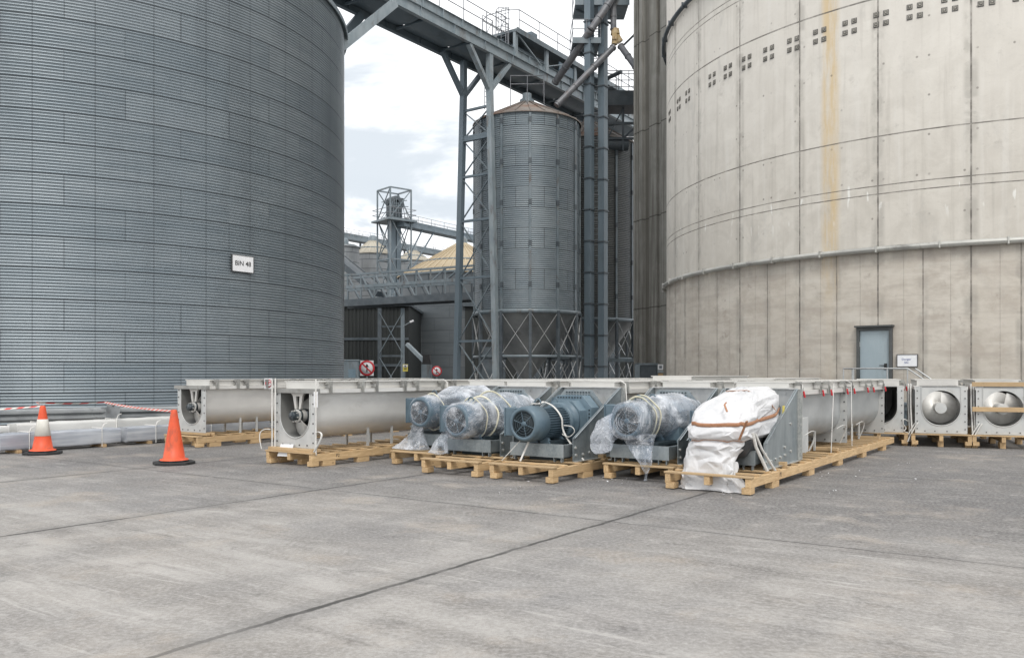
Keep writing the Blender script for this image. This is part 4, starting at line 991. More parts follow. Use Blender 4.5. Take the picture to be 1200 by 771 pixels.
# troughs seen end on beyond the tarpaulin unit ----------------------------------------
AX2 = radians(22); RZ2 = pi/2-AX2
def end_trough(label, cx, Y, screw, ph, group='screw conveyors seen end on'):
    c = Vector((cx, Y)); hx = Vector((cos(AX2), -sin(AX2)))*(.5*1.08)
    t = thing('end_on_conveyor', label, 'screw conveyor', (c.x, c.y, 0), RZ2, group)
    section(t, 0, 3.3, .30, 0, 2, .16, True, cover=True, first=.9 if screw else .1, fm=None)
    MB().box(3.28,3.29,-.46,.46,.32,.30+TH-.02).build('end_cap', M['steel_plate'], t)
    if screw:
        end_screw(t, 0, 2.4, .30, 0, 2.6, ph, .02)
        MB().lathe([(0,-.012),(.118,-.010),(.118,.03)], 28, Matrix.Translation((.01,0,.30+ZC)) @ Matrix.Rotation(pi/2, 4, 'Y'), 0, False).build('shaft_cap', M['steel_plate'], t)
    if screw:
        b = MB(); n_ = 20; pv = None
        for i in range(n_+1):
            a = pi*i/n_; q = (RI*cos(a), ZC+RI*sin(a)); s_ = min((RI+.01)/max(abs(cos(a)),1e-6), (TH-.012-ZC)/max(sin(a),1e-6)); o_ = (s_*cos(a), ZC+s_*sin(a))
            if pv:
                w_ = [pv[0], q, o_, pv[1]]
                if (abs(abs(o_[0])-(RI+.01)) < 1e-4) != (abs(abs(pv[1][0])-(RI+.01)) < 1e-4): w_ = [pv[0], q, o_, ((RI+.01)*(1 if cos(a) > 0 else -1), TH-.012), pv[1]]
                b.prism(w_, YZ, .003, .011)
            pv = (q, o_)
        o = b.build('arch_plate', M['steel_plate'], t); o.location = (0,0,.30)
    b = MB().box(-.004,.03,-TW/2,TW/2,.30+TH,.30+TH+.014).build('cross_beam', M['steel_plate'], t)
    return t
E2 = end_trough('end on conveyor with a pale screw disc and no timber across it', 9.50, 18.9, True, pi/2)
E3 = end_trough('end on conveyor with a pine batten nailed across its screw', 10.62, 18.45, True, pi/2+.2)
E1 = end_trough('empty open trough with a dark inside, behind the end of the long skid', 8.36, 19.45, False, 0)
for par, ys in ((E1, (-.62,)), (E2, (-.66,.60)), (E3, (.60,))):
    for y in ys:
        b = MB(); b.path([(.15,y,1.40),(.12,y,.9),(.02,y-.02,.28),(.0,y-.02,.10)], .018, 6, flat=.007)
        b.path([(.0-.05*i/10, y-.02-.10*sin(i/10*pi)*1.2, .30+.26*sin(i/10*pi*.9)-.05*i/10) for i in range(14)], .024, 6, flat=.010); b.build('strap', M['strapw'], par)
b = MB()
q = [(-.03,-.62,.50+.05*i/3+.04*0, ) for i in range(2)]
b.path(smooth([(-.02,-.60,.56),(-.06,-.52,.60),(-.06,-.50,.50),(-.04,-.56,.40),(-.06,-.52,.33),(-.02,-.60,.30)]), .022, 6, flat=.01); b.build('strap', M['strapw'], E1)
def skid2(label, cx, Y, extra=0.0):
    o = Vector((cx, Y))+Vector((cos(AX2), -sin(AX2)))*.60-Vector((sin(AX2), cos(AX2)))*.10
    return skid(label, (o.x,o.y,0), RZ2, 3.5, 1.2+extra, [.3+.45*i for i in range(7)], [.12,1.6,3.1], ZT=.29, sleepers=(), group='timber skids under the machinery')
skid2('pine skid under the empty open trough', 8.36, 19.45); skid2('pine skid under the end on conveyor without a batten', 9.50, 18.9); skid2('pine skid under the end on conveyor with the batten', 10.62, 18.45)
for lab, z0, z1, xo in (('pale pine batten nailed across the screw of the end on conveyor', .80, .90, -.03), ('pine beam lying on top of the battened end on conveyor', 1.345, 1.44, .05)):
    o = MB().box(-.035,.035,-.75,.60,z0,z1).build('timber_batten', M['woody'], None, .003); o.location = (10.62+sin(AX2)*xo-(.035+.012)*sin(AX2), 18.45+cos(AX2)*xo-(.047)*cos(AX2), 0); o.rotation_euler = (0,0,RZ2); tag(o, lab, 'timber')

# cones ---------------------------------------------------------------------------------
def cone_thing(label, px, Y, sleeve, rz):
    t = thing('traffic_cone', label, 'traffic cone', ((px-600)*Y/F, Y, 0), rz, 'orange traffic cones')
    b = MB(); o = [(.37*cos(a), .37*sin(a)) for a in [pi/8+pi/4*i for i in range(8)]]
    b.prism(o, XY, 0, .05); b.prism([(x*.72,y*.72) for x,y in o], XY, .0505, .075); b.build('base', M['black'], t, .01)
    f = lambda z: .195-(.195-.05)*(z-.07)/.90
    b = MB(); b.lathe([(.25,.076),(.235,.095),(f(.11),.11)]+[(f(z),z) for z in (.35,.6,.9,.955)]+[(.043,.975),(.03,.98),(.03,.9)], 40); b.build('cone_body', M['orange'], t)
    if sleeve:
        b = MB(); b.lathe([(f(.37)+.003,.37),(f(.37)+.007,.372),(f(.70)+.007,.70),(f(.70)+.002,.705)], 40); b.build('reflective_sleeve', M['reflect'], t)
    return t
cone_thing('orange traffic cone with a broad white sleeve', 50, 17.25, True, .3)
cone_thing('plain orange traffic cone without a sleeve', 204, 15.35, False, .55)
c1t, c2t = Vector(((50-600)*17.25/F,17.25,.97)), Vector(((204-600)*15.35/F,15.35,.95))
# crash barrier with its post and the striped tape
def wbeam(p0, p1, zt):
    b = MB(); d = (Vector(p1)-Vector(p0)).normalized(); n = Vector((d.y,-d.x,0))
    pr = [(0,0),(.01,-.03),(.075,-.06),(.075,-.11),(.01,-.145),(.0,-.155),(.01,-.165),(.075,-.20),(.075,-.25),(.01,-.285),(0,-.31)]
    pr2 = [(a-.004,c) for a,c in pr][::-1]
    vs = []
    for P in (p0, p1): vs += [Vector((P[0],P[1],zt))+n*a+Vector((0,0,c)) for a,c in pr+pr2]
    k = len(pr+pr2); b.add(vs, [(i,(i+1)%k,k+(i+1)%k,k+i) for i in range(k)]+[tuple(range(k))[::-1], tuple(range(k,2*k))]); return b
bp = Vector(((128-600)*20.9/F, 20.9))
br = thing('crash_barrier', 'dull galvanised crash barrier running past the foot of the corrugated bin', 'barrier', (bp.x,bp.y,0))
dl = Vector((-4.2,-2.9)); dr_ = Vector((5.2,3.1))
wbeam((dl.x,dl.y),(-.05,-.0),.80).build('beam', M['barrier'], br); wbeam((.05,0),(dr_.x,dr_.y),.80).build('beam', M['barrier'], br)
b = MB(); b.box(-.06,.06,.0,.16,0,.88); b.build('post', M['barrier'], br)
b = MB(); b.box(-.34,.30,-.085,-.078,.50,.815); b.build('splice_plate', M['barrier'], br)
for f in (-.5,-1.0): MB().box(dl.x*-f*-1-.05+0, dl.x*f*-1*-1+.05, 0,.1,0,.4) if False else None
for q in (dl*.5, dl*.97, dr_*.5, dr_*.95): MB().box(q.x-.05,q.x+.05,q.y+.05,q.y+.17,0,.82).build('post', M['barrier'], br)
M['tred'] = worn('red tape', (.62,.05,.04), (.68,.07,.05), .4, 0, 9, bump=0)
def tape(label, pts, sag):
    b = MB(); step = .17; mi = 0; P = []
    for a, c in zip(pts[:-1], pts[1:]):
        L = (c-a).length; k = max(2, int(L/step))
        for i in range(k): f = i/k; P.append(a.lerp(c, f)-Vector((0,0,sag*4*f*(1-f))))
    P.append(pts[-1])
    for i in range(len(P)-1):
        d = (P[i+1]-P[i]); tw = sin(i*.35)*.5; up = Vector((0, sin(tw), cos(tw)))*.017; n = Vector((0,.0015,0))
        q = Vector((.06*(1 if d.x > 0 else -1),0,0))*.5
        vs = [P[i]-up-q-n, P[i+1]-up-q-n, P[i+1]+up+q-n, P[i]+up+q-n, P[i]-up-q+n, P[i+1]-up-q+n, P[i+1]+up+q+n, P[i]+up+q+n]
        b.add(vs, [(0,1,2,3),(7,6,5,4),(0,4,5,1),(2,6,7,3)], i % 2)
    o = b.build('barrier_tape', [M['reflect'], M['tred']]); tag(o, label, 'tape', 'red and white barrier tapes'); return o
tape('striped red and white tape from beyond the frame edge to the white banded cone', [Vector((-13.2,18.6,.78)), c1t], .03)
ptop = Vector((bp.x-.05, bp.y-.12, .93))
tape('striped red and white tape running from the white banded cone to the plain cone', [c1t+Vector((.03,0,0)), Vector((bp.x-1.1,bp.y-1.2,.96)), ptop, c2t], .03)

# wrapped bundles of steel along the barrier
def bundle(label, u0, v0, L, w, z0, h, mat, tie):
    p = W(u0, v0); t = thing('steel_bundle', label, 'bundle', (p.x,p.y,0), RZ, 'wrapped bundles of steel beside the barrier')
    b = MB(); k = int(L/.12); n = 24; vs = []
    for i in range(k+1):
        for j in range(n):
            a = 2*pi*j/n; x, y = cos(a), sin(a); e = .22
            yy, zz = w/2+w/2*math.copysign(abs(x)**e, x), z0+h/2+h/2*math.copysign(abs(y)**e, y)
            s = .985 if i in (0, k) else 1; q = Vector((i*.5,yy*7,zz*7+u0)); r = (noise.noise(q))*.016
            vs.append((L*i/k, w/2+(yy-w/2)*s+r*x, z0+h/2+(zz-z0-h/2)*s+r*y))
    b.add(vs, [(i*n+j, i*n+(j+1)%n, (i+1)*n+(j+1)%n, (i+1)*n+j) for i in range(k) for j in range(n)], 0, True)
    b.add(vs[:n], [tuple(range(n))]); b.add(vs[-n:], [tuple(range(n))]); b.build('wrapped_load', mat, t)
    for x in tie:
        b = MB(); g = .014
        b.path([(x,-g,z0-.05),(x,-g,z0+h+g),(x,w+g,z0+h+g),(x,w+g,z0-.04)], .017, 6, flat=.006); b.path([(x,-g,z0+h+g),(x+.03,-.03,z0+h+.10),(x+.10,-.04,z0+h+.13)], .017, 6, flat=.006); b.build('strap', M['strapw'], t)
    return t
def bearers(label, u0, v0, xs, w, h=.065):
    for i, x in enumerate(xs):
        p = W(u0+x, v0); o = MB().box(0,.09,-.05,w+.05,0,h).build('timber_bearer', M['woodold'], None, .004); o.location = (p.x,p.y,0); o.rotation_euler = (0,0,RZ)
        tag(o, label, 'timber', label)
VB = -18.25
bundle('blue tinted wrapped bundle nearest the white banded cone', 8.15, VB, 2.55, .42, .066, .34, M['leafwrap'], (.55,2.1))
bundle('blue tinted wrapped bundle running behind the plain orange cone', 10.85, VB, 5.6, .42, .066, .34, M['leafwrap'], (.7,2.2,3.6,4.6))
bearers('short timber bearer under the blue tinted bundles', 8.15, VB, (.3,2.1,3.2,4.6,6.6,7.8), .42)
bundle('slim white wrapped bundle lying lowest in front of the barrier', 6.3, VB-.62, 2.0, .4, .14, .17, M['whitewrap'], (.3,1.9))
bundle('upper slim white wrapped bundle in front of the barrier', 6.3, VB-.62, 2.3, .4, .385, .15, M['whitewrap'], (1.9,))
bundle('long tall white wrapped bundle between the blue bundles and the barrier', 8.75, VB-.62, 8.4, .45, .066, .50, M['whitewrap'], (.5,2.2,4.0,5.2))
bearers('short timber bearer under the white bundles', 6.3, VB-.62, (.3,1.6,2.7,5.2,8.0,10.2), .42)
# scraps of film and flakes on the slab
b = MB(); rr = random.Random(5)
spots = [(618,572,34,9),(716,562,24,16),(870,580,60,5),(1010,556,70,10),(1075,545,60,8),(960,577,25,4)]
for cx, cy, sp, n in spots:
    for i in range(n):
        q = at(cx+rr.gauss(0,sp*.5), 0, 1); px = cx+rr.gauss(0,sp*.5); py = cy+rr.gauss(0,3.2); Y = CH*F/(py-H0); X = (px-600)*Y/F
        s = rr.uniform(.005,.016)*(2.2 if rr.random() < .10 else 1); a = rr.uniform(0,pi); z = .004
        vs = [(X+s*cos(a+k*pi/2)*(1.5 if k%2 else .8), Y+s*sin(a+k*pi/2)*(1.5 if k%2 else .8), z+rr.uniform(0,.012)) for k in range(4)]
        b.add(vs+[(x,y,zz+.002) for x,y,zz in vs], [(0,1,2,3),(4,5,6,7)])
o = b.build('litter', M['paper']); tag(o, 'pale scraps of film and paint flakes scattered on the slab', 'litter', kind='stuff')
# ---------------------------------------------------------------- hopper bins
def hopper_bin(label, cx, cy, r, zb, ze, za, ph, ca, cb, ns=12, det=True, dk=(.05,.06,.065), group='hopper bins on steel legs', sm=.4):
    t = thing('hopper_bin', label, 'hopper bin', (cx,cy,0), ph, group)
    m = sheet_mat('hopper sheet %.0f' % cx, r, 1.06, zb, ns, ca, cb, dk, .026, .022, .35, .52, (.10,.115,.125), sm)
    corrugated(r, zb, ze, .106, .014, 96).build('shell', m, t, fix=False)
    b = MB(); b.lathe([(r+.10,ze-.05),(r+.12,ze),(.35,za-.12),(.32,za+.10),(.01,za+.12)], 48); 
    for i in range(24):
        a = 2*pi*i/24; b.bar(((r+.10)*cos(a),(r+.10)*sin(a),ze+.03),(.4*cos(a),.4*sin(a),za-.10),.05,.05)
    b.build('roof', M['roofrust'], t, fix=False)
    b = MB(); b.lathe([(r-.02,zb+.02),(.28,1.35),(.26,.95),(.01,.94)], 48); b.build('hopper', M['hopper'], t, fix=False)
    b = MB(); b.lathe([(r+.03,zb-.16),(r+.10,zb-.15),(r+.10,zb+.06),(r+.02,zb+.07)], 72); b.lathe([(r+.02,2.46),(r+.09,2.46),(r+.09,2.60),(r+.02,2.60)], 72); b.build('ring_beam', M['steelgrey'], t, fix=False)
    for i in range(ns):
        a = 2*pi*i/ns; d = Vector((cos(a), sin(a), 0)); q = d*(r+.05)
        def lg():
            b = MB(); b.box(r+.0,r+.15,-.075,.075,0,zb-.02); return b
        o = piece(('hleg',round(r,2),round(zb,2)), lg, M['steeldeep'], 'leg', t); o.rotation_euler = (0,0,a)
        if det:
            def sf():
                b = MB(); b.box(r+.012,r+.075,-.06,-.045,zb,ze-.1); b.box(r+.012,r+.075,.045,.06,zb,ze-.1); b.box(r+.06,r+.075,-.0445,.0445,zb,ze-.1)
                z = zb+1.2
                while z < ze: b.box(r+.01,r+.095,-.08,.08,z,z+.26,1); z += 2.12
                return b
            o = piece(('stiff',round(r,2),round(zb,2)), sf, [M['steelgrey'], M['steeldeep']], 'stiffener', t); o.rotation_euler = (0,0,a)
        a2 = 2*pi*(i+1)/ns; d2 = Vector((cos(a2), sin(a2), 0))
        def xb():
            b = MB(); A, B = Vector((r+.09,0,0)), Vector(((r+.09)*cos(2*pi/ns),(r+.09)*sin(2*pi/ns),0)); o1 = Vector((.02,0,0)); up = Vector((0,0,1))
            b.bar(A+up*2.6,B+up*(zb-.1),.055,.018); b.bar(B+up*2.6+o1,A+up*(zb-.1)+o1,.055,.018); b.bar(A+up*.1,B+up*2.4,.055,.018); b.bar(B+up*.1+o1,A+up*2.4+o1,.055,.018); return b
        o = piece(('xb',round(r,2),round(zb,2)), xb, M['handrail'], 'cross_brace', t); o.rotation_euler = (0,0,a)
    return t
def rustroof():
    t = NT('rusty roof sheet'); co = t.obj(); x, y, z = t.sep(co); n = t.noise(co, .8, 6, .65, .4); n2 = t.noise(co, .35, 3)
    c = t.mix(t.ramp(n, .35, .65), (.22,.20,.185), (.30,.275,.25)); c = t.mix(t.ramp(t.m('ADD', t.m('MULTIPLY', n, .5), t.m('MULTIPLY', n2, .5)), (.46), .60, 0, .75), c, (.18,.085,.05))
    return t.set(c, .65, .1)
M['roofrust'] = rustroof()
M['hopper'] = worn('dull hopper cone', (.20,.215,.22), (.31,.325,.33), .4, .4, .9, (1,1,1), .05, 20, .2, (.10,.085,.07), .6)
a0_ = atan2(-46.8, -.82)
HB1 = hopper_bin('tall corrugated hopper bin with a rusty roof, standing clear on crossed legs', .82, 46.8, 2.87, 4.91, 15.15, 16.55, a0_+radians(3.2), (.15,.185,.21), (.235,.27,.29))
HB2 = hopper_bin('darker hopper bin half hidden behind the two elevator casings', 4.80, 53.3, 2.87, 4.9, 15.7, 17.4, a0_, (.072,.078,.078), (.115,.12,.118), sm=.7)
# roof ladder and small rail on the near bin
b = MB()
for s in (-.2,.2): b.tube((-1.25+s,45.2,15.6),(-1.25+s,45.6,18.4),.022,6)
for i in range(9): b.tube((-1.45,45.2+.04*i,15.7+.3*i),(-1.05,45.2+.04*i,15.7+.3*i),.016,6)
o = b.build('access_ladder', M['steelgrey']); tag(o, 'grey ladder between the rusty bin roof and the high conveyor bridge', 'ladder')
rl = thing('roof_rail', 'low grey tube rail round the peak of the rusty bin roof', 'railing', (.82,46.8,0))
b = MB()
for z in (17.15,17.6): b.path([(-.9,-1.0,z),(.9,-1.0,z),(.9,.6,z)], .025, 6)
for x in (-.9,0,.9): b.tube((x,-1.0,15.9),(x,-1.0,17.6),.025,6)
b.build('rail', M['rail_dark'], rl)
b = MB(); b.lathe([(.4,16.4),(.4,16.6),(.25,16.7),(.25,16.95),(.01,16.95)],16); b.build('inlet', M['steelgrey'], HB1)

# ---------------------------------------------------------------- the high conveyor bridge
VN, VF, ZG = -26.4, -28.6, 18.26
def u_at(px, v):
    s = (px-600)/F; return -v*(cos(AX)+sin(AX)*s)/(sin(AX)-cos(AX)*s)
pg = W(30, VN); G = thing('conveyor_bridge', 'high grey steel conveyor bridge crossing the sky above the rusty roofed bin', 'conveyor bridge', (pg.x,pg.y,ZG), RZ)
x0, x1, wdt = 24-30, 54-30, VN-VF
def ibeam(b, x0, x1, y, z0, h, fw, t=.02):
    b.box(x0,x1,y-fw/2,y+fw/2,z0,z0+t); b.box(x0,x1,y-fw/2,y+fw/2,z0+h-t,z0+h); b.box(x0,x1,y-t/2,y+t/2,z0+t+.001,z0+h-t-.001)
for y in (0, wdt):
    b = MB(); ibeam(b, x0, x1, y, 0, .52, .22)
    for i in range(12):
        x = x0+1.2+2.5*i; b.box(x,x+.02,y-.10,y-.011,.021,.499); b.box(x,x+.02,y+.011,y+.10,.021,.499)
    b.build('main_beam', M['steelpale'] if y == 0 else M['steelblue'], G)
b = MB(); b.box(x0,x1,.06,.075,.54,1.0); b.box(x0,x1,-.03,.059,.985,1.0); b.box(x0,x1,-.03,.059,.54,.555)
for i in range(20): x = x0+.4+1.5*i; b.box(x,x+.05,-.02,.059,.556,.984)
b.build('kick_channel', M['steelpale'], G)
for i in range(9):
    xa = x0+i*3.4; b = MB(); n = 8
    b.add([(xx, .13+(wdt-.26)*j/n, .30-.16*sin(pi*j/n)) for xx in (xa+.04, xa+3.30) for j in range(n+1)], [(j,j+1,n+2+j,n+1+j) for j in range(n)], 0, True)
    b.box(xa,xa+.10,.12,wdt-.12,.10,.20); b.build('floor_pan', M['steelblue'], G)
b = MB(); b.box(x0,x1,.12,wdt-.12,.56,.60); b.build('walkway', M['steelgrey'], G)
b = MB(); b.box(x0,9.0,.75,1.55,.62,1.25); b.build('conveyor_casing', M['steelgrey'], G)
def rails(b, x0, x1, y, z, step=1.9, h=1.1):
    for q in (h, h*.52): b.path([(x0,y,z+q),(x1,y,z+q)], .024, 6)
    k = max(1, int(round((x1-x0)/step)))
    for i in range(k+1): x = x0+(x1-x0)*i/k; b.tube((x,y,z),(x,y,z+h),.026,6)
xs_ = u_at(602, VN)-30
for y in (.03, wdt): 
    b = MB(); rails(b, x0, xs_-.5, y, 1.0 if y < 1 else .6); b.build('handrail', M['rail_dark'], G)
# raised covered deck
b = MB(); b.box(xs_,x1,-.20,wdt+.2,1.86,2.0); b.box(xs_-.02,x1,-.23,-.201,1.78,2.06); b.build('upper_deck', M['steelgrey'], G)
for i in range(6):
    x = xs_+.02+3.1*i
    for y in (-.10, wdt-.08): MB().box(x,x+.24,y,y+.16,.53,1.859).build('deck_post', M['steelpale'], G)
b = MB(); b.box(xs_+.6,x1,.45,1.7,.62,1.45); b.box(xs_+.3,xs_+2.8,.9,1.5,1.2,1.8); b.build('conveyor_casing', M['steelblue'], G)
b = MB(); b.box(xs_+4.6,xs_+6.6,-.05,.02,1.01,1.6); b.build('cover_plate', M['gear'], G)
b = MB(); b.bar((xs_+.3,-.05,1.8),(xs_+2.6,-.05,.8),.08,.05); b.bar((xs_+3.2,-.05,.9),(xs_+5.6,-.05,1.75),.08,.05); b.build('diagonal', M['steelpale'], G)
b = MB(); rails(b, xs_+.3, x1, wdt+.15, 2.0); b.build('handrail', M['rail_dark'], G)
b = MB(); rails(b, xs_+.3, x1, -.15, 2.0); b.path([(xs_+.3,-.15,3.1),(xs_-.1,.5,3.1),(xs_-.1,wdt-.5,3.1),(xs_+.3,wdt+.15,3.1)],.024,6); b.build('handrail', M['rail_dark'], G)
b = MB(); b.tube((xs_+2.2,wdt*.5,2.05),(xs_+3.1,wdt*.5,2.05),.35,12); b.box(xs_+1.6,xs_+2.5,wdt*.3,wdt*.7,2.01,2.5); b.box(xs_+2.9,xs_+3.5,wdt*.35,wdt*.65,2.01,3.0); b.build('drive_motor', M['steelblue'], G)
b = MB()                                          # caged ladder at the end of the raised deck
for s in (.25,.75): b.tube((xs_-.12,s,.6),(xs_-.12,s,3.2),.022,6)
for i in range(9): b.tube((xs_-.12,.25,.8+.3*i),(xs_-.12,.75,.8+.3*i),.016,6)
for z in (2.0,2.5,3.0): b.path([(xs_-.12-.6*sin(pi*i/10),.5-.36*cos(pi*i/10),z) for i in range(11)], .018, 6)
for i in (2,5,8): b.tube((xs_-.12-.6*sin(pi*i/10),.5-.36*cos(pi*i/10),1.9),(xs_-.12-.6*sin(pi*i/10),.5-.36*cos(pi*i/10),3.05),.014,6)
b.build('caged_ladder', M['rail_dark'], G)
b = MB()
for y in (.03,.9): b.path([(xs_-1.6,y,1.0),(xs_-1.6,y,2.4),(xs_-.7,y,2.4)],.026,6); b.tube((xs_-.7,y,1.0),(xs_-.7,y,2.4),.03,6); b.tube((xs_-1.6,y,1.0),(xs_-.7,y,2.4),.02,6)
b.build('gate_frame', M['rail_dark'], G)
# braces that run down to the rim of the big bin
bt = W(u_at(463, VN), VN); 
for v, pa, pb, y2 in ((VN+.15,463,402,53.0),(VF+.2,424,399,47.5)):
    ua, ub = u_at(pa, v), u_at(pb, v); A = W(ua, v, ZG); Bq = W(ub, v); Bq.z = CH+(H0-y2)*Bq.y/F
    d = (Bq-A).normalized(); Bq = Bq+d*1.2
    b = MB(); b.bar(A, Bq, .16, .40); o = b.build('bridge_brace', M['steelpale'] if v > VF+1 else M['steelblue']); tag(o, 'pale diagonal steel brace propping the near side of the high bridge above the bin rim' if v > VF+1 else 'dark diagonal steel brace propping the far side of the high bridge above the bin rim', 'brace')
# splayed trestle
UT = 35.75; TR = thing('trestle', 'tall splayed two legged steel trestle carrying the high conveyor bridge', 'trestle', tuple(W(UT, VN)), RZ)
nz, fz = 16.75, 16.75
Ln, Lf = [(0,-.42,0),(0,.06,nz)], [(0,2.30,0),(0,1.78,fz)]
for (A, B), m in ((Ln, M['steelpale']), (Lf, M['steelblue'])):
    b = MB(); b.bar(A, B, .28, .30, (1,0,0)); b.bar(B, (B[0],B[1],ZG-.01), .28, .28, (1,0,0)); b.box(A[0]-.3,A[0]+.3,A[1]-.3,A[1]+.3,0,.04); b.build('leg', m, TR)
    for s in (-1, 1):
        b = MB(); b.bar((s*.0,B[1],nz-.4),(s*1.75,B[1]+(.0),ZG-.02),.20,.26,(0,1,0)); b.build('fork_arm', m, TR)
def lerp3(P, f): return tuple(P[0][i]+(P[1][i]-P[0][i])*f for i in range(3))
zs = [0.02,.2,.4,.58,.72,.84,.93]
for i in range(len(zs)-1):
    a, c = zs[i], zs[i+1]; b = MB()
    b.bar(lerp3(Ln,a), lerp3(Lf,c), .07, .05); A2, B2 = lerp3(Lf,a), lerp3(Ln,c); b.bar((A2[0]+.06,)+A2[1:], (B2[0]+.06,)+B2[1:], .07, .05); b.build('cross_brace', M['steelgrey'], TR)
    b = MB(); b.bar(lerp3(Ln,c), lerp3(Lf,c), .12 if i != 4 else .2, .12 if i != 4 else .28); b.build('strut', M['steelblue'], TR)

# ---------------------------------------------------------------- elevators and spouts
def elevator(label, px, Y, top, m):
    P = at(px, 0, Y); t = thing('bucket_elevator', label, 'elevator', (P.x,P.y,0), RZ, 'bucket elevator casings')
    MB().box(-.22,.22,-.19,.19,0,top).build('casing', m, t)
    z = 2.0
    while z < top-1:
        def cl():
            b = MB(); b.box(-.265,.265,-.235,.235,0,.07); return b
        piece(('collar',), cl, M['steeldeep'], 'collar', t, (0,0,z)); z += 1.72
    MB().box(-.4,.4,-.3,.3,0,1.1).build('boot', m, t)
    return t
elevator('slate blue elevator casing nearer the rusty roofed bin', 690.5, 47.0, 28, M['steelblue'])
elevator('slate blue elevator casing nearer the concrete tower', 706.5, 47.3, 30, M['steelblue'])
lt = thing('caged_ladder', 'caged ladder climbing between the two slate elevator casings', 'ladder', tuple(at(698.5,0,47.6).xy)+(0,), RZ)
b = MB()
for s in (-.2,.2): b.tube((0,s,8),(0,s,27),.022,6)
for i in range(62): b.tube((0,-.2,8.2+.3*i),(0,.2,8.2+.3*i),.014,5)
b.build('ladder', M['steelpale'], lt)
b = MB()
for i in range(11): b.path([(-.62*sin(pi*j/8),-.34*cos(pi*j/8),10+1.5*i) for j in range(9)], .02, 5)
b.build('cage', M['rail_dark'], lt)
def platform(label, px0, px1, Y, y, hand=True):
    A = at(px0, y, Y); Bq = at(px1, y, Y); t = thing('service_platform', label, 'platform', (A.x, A.y, A.z))
    L = Bq.x-A.x; b = MB(); b.box(0,L,-.8,1.4,-.12,0); b.box(-.02,L+.02,-.84,-.80,-.22,.1); b.build('deck', M['steelgrey'], t)
    b = MB(); rails(b, 0, L, -.8, 0, 1.0); b.path([(0,-.8,1.1),(0,1.4,1.1)],.024,6); b.tube((0,1.4,0),(0,1.4,1.1),.024,6); b.path([(0,-.8,.55),(0,1.4,.55)],.02,6); b.build('handrail', M['rail_dark'], t)
    b = MB(); b.bar((.1,0,-.12),(L*.8,.3,-.9),.1,.1); b.build('bracket', M['steeldeep'], t)
    return t
platform('small railed platform half way up the elevator casing, over the bridge', 670, 702, 47.6, 53)
platform('railed platform at the top edge of the picture across both elevator casings', 673, 735, 47.9, 9)
def spout(label, pts, r, m, joints=()):
    t = thing('spout_pipe', label, 'spout pipe', tuple(pts[0]), 0, 'grain spout pipes')
    o = Vector(pts[0])
    for a, c in zip(pts[:-1], pts[1:]):
        b = MB(); A, C = Vector(a)-o, Vector(c)-o; b.tube(A, C, r, 16); L = (C-A).length
        for f in (.02,.35,.68,.97): q = A.lerp(C, f); d = (C-A).normalized()*.05; b.tube(q-d*.6, q+d*.6, r*1.16, 16)
        b.build('pipe', m, t)
    return t
dv = at(721, 42, 47.2)
spout('vertical grey spout dropping from above onto the rusty diverter', [at(718.5,-14,47.2), at(719,36,47.2)], .17, M['spout'])
dq = thing('spout_diverter', 'rusty yellow diverter valve between the grain spouts', 'valve', tuple(dv))
b = MB(); b.tube((0,0,.36),(.0,0,.05),.22,14,.26); b.tube((0,0,.05),(.28,0,-.36),.2,14,.18); b.tube((0,0,.05),(-.05,-.02,-.50),.18,14,.17); b.box(-.2,.05,-.25,-.19,-.28,.15); b.build('body', M['rustyellow'], dq)
spout('long grey spout slanting down from the diverter to the rusty bin roof', [at(719.5,55,47.1), at(652,124,46.2)], .17, M['spout'])
spout('grey spout slanting from the diverter into the concrete tower', [at(727,54,47.2), at(753,90,46.0), at(768,114,44.6)], .17, M['spout'])
spout('purplish spout slanting across the elevator casings down to the covered deck', [at(722,-8,46.9), at(692,36,46.6), at(650,98,49.0)], .20, M['spout'])
q0 = at(727,57,48)
for d_, e_, r_, lab in (((0,0,0), at(763,22,48)-q0, .06, 'thin dark tie rod from the diverter up to the concrete tower'), ((.1,.3,-1.2), at(712,92,49)-q0, .12, 'thick dark strut slanting down behind the diverter')):
    b = MB(); b.tube(d_, tuple(e_), r_, 8); o = b.build('tie_rod', M['steeldeep']); o.location = q0; tag(o, lab, 'tie rod')
# walkway and truss that close the gap to the tower
wk = thing('link_walkway', 'dark railed walkway on a truss between the elevators and the concrete tower', 'walkway', tuple(at(706,125,50.5)))
A = Vector((0,0,0)); L = (at(750,125,50.5)-at(706,125,50.5)).x
b = MB(); b.box(0,L,-.6,1.2,-.1,.75); b.build('deck', M['steeldeep'], wk)
for y_, st_, h_ in ((-.6,.7,1.15),(1.2,1.0,1.6)):
    b = MB(); rails(b, 0, L, y_, .75, st_, h_); b.build('handrail', M['rail_dark'], wk)
b = MB()
for z in (-1.0,-1.9): b.bar((0,0,z),(L,0,z),.14,.14)
for x in (.3,L*.55,L-.15): b.bar((x,0,-2.6),(x,0,-.1),.12,.12)
b.bar((.3,0,-1.9),(L*.55,0,-.1),.08,.08); b.bar((L*.55,0,-1.9),(L,0,-1.0),.12,.12); b.tube((.1,.3,-2.2),(L*.7,.3,-2.2),.35,12); b.build('truss', M['steeldeep'], wk)
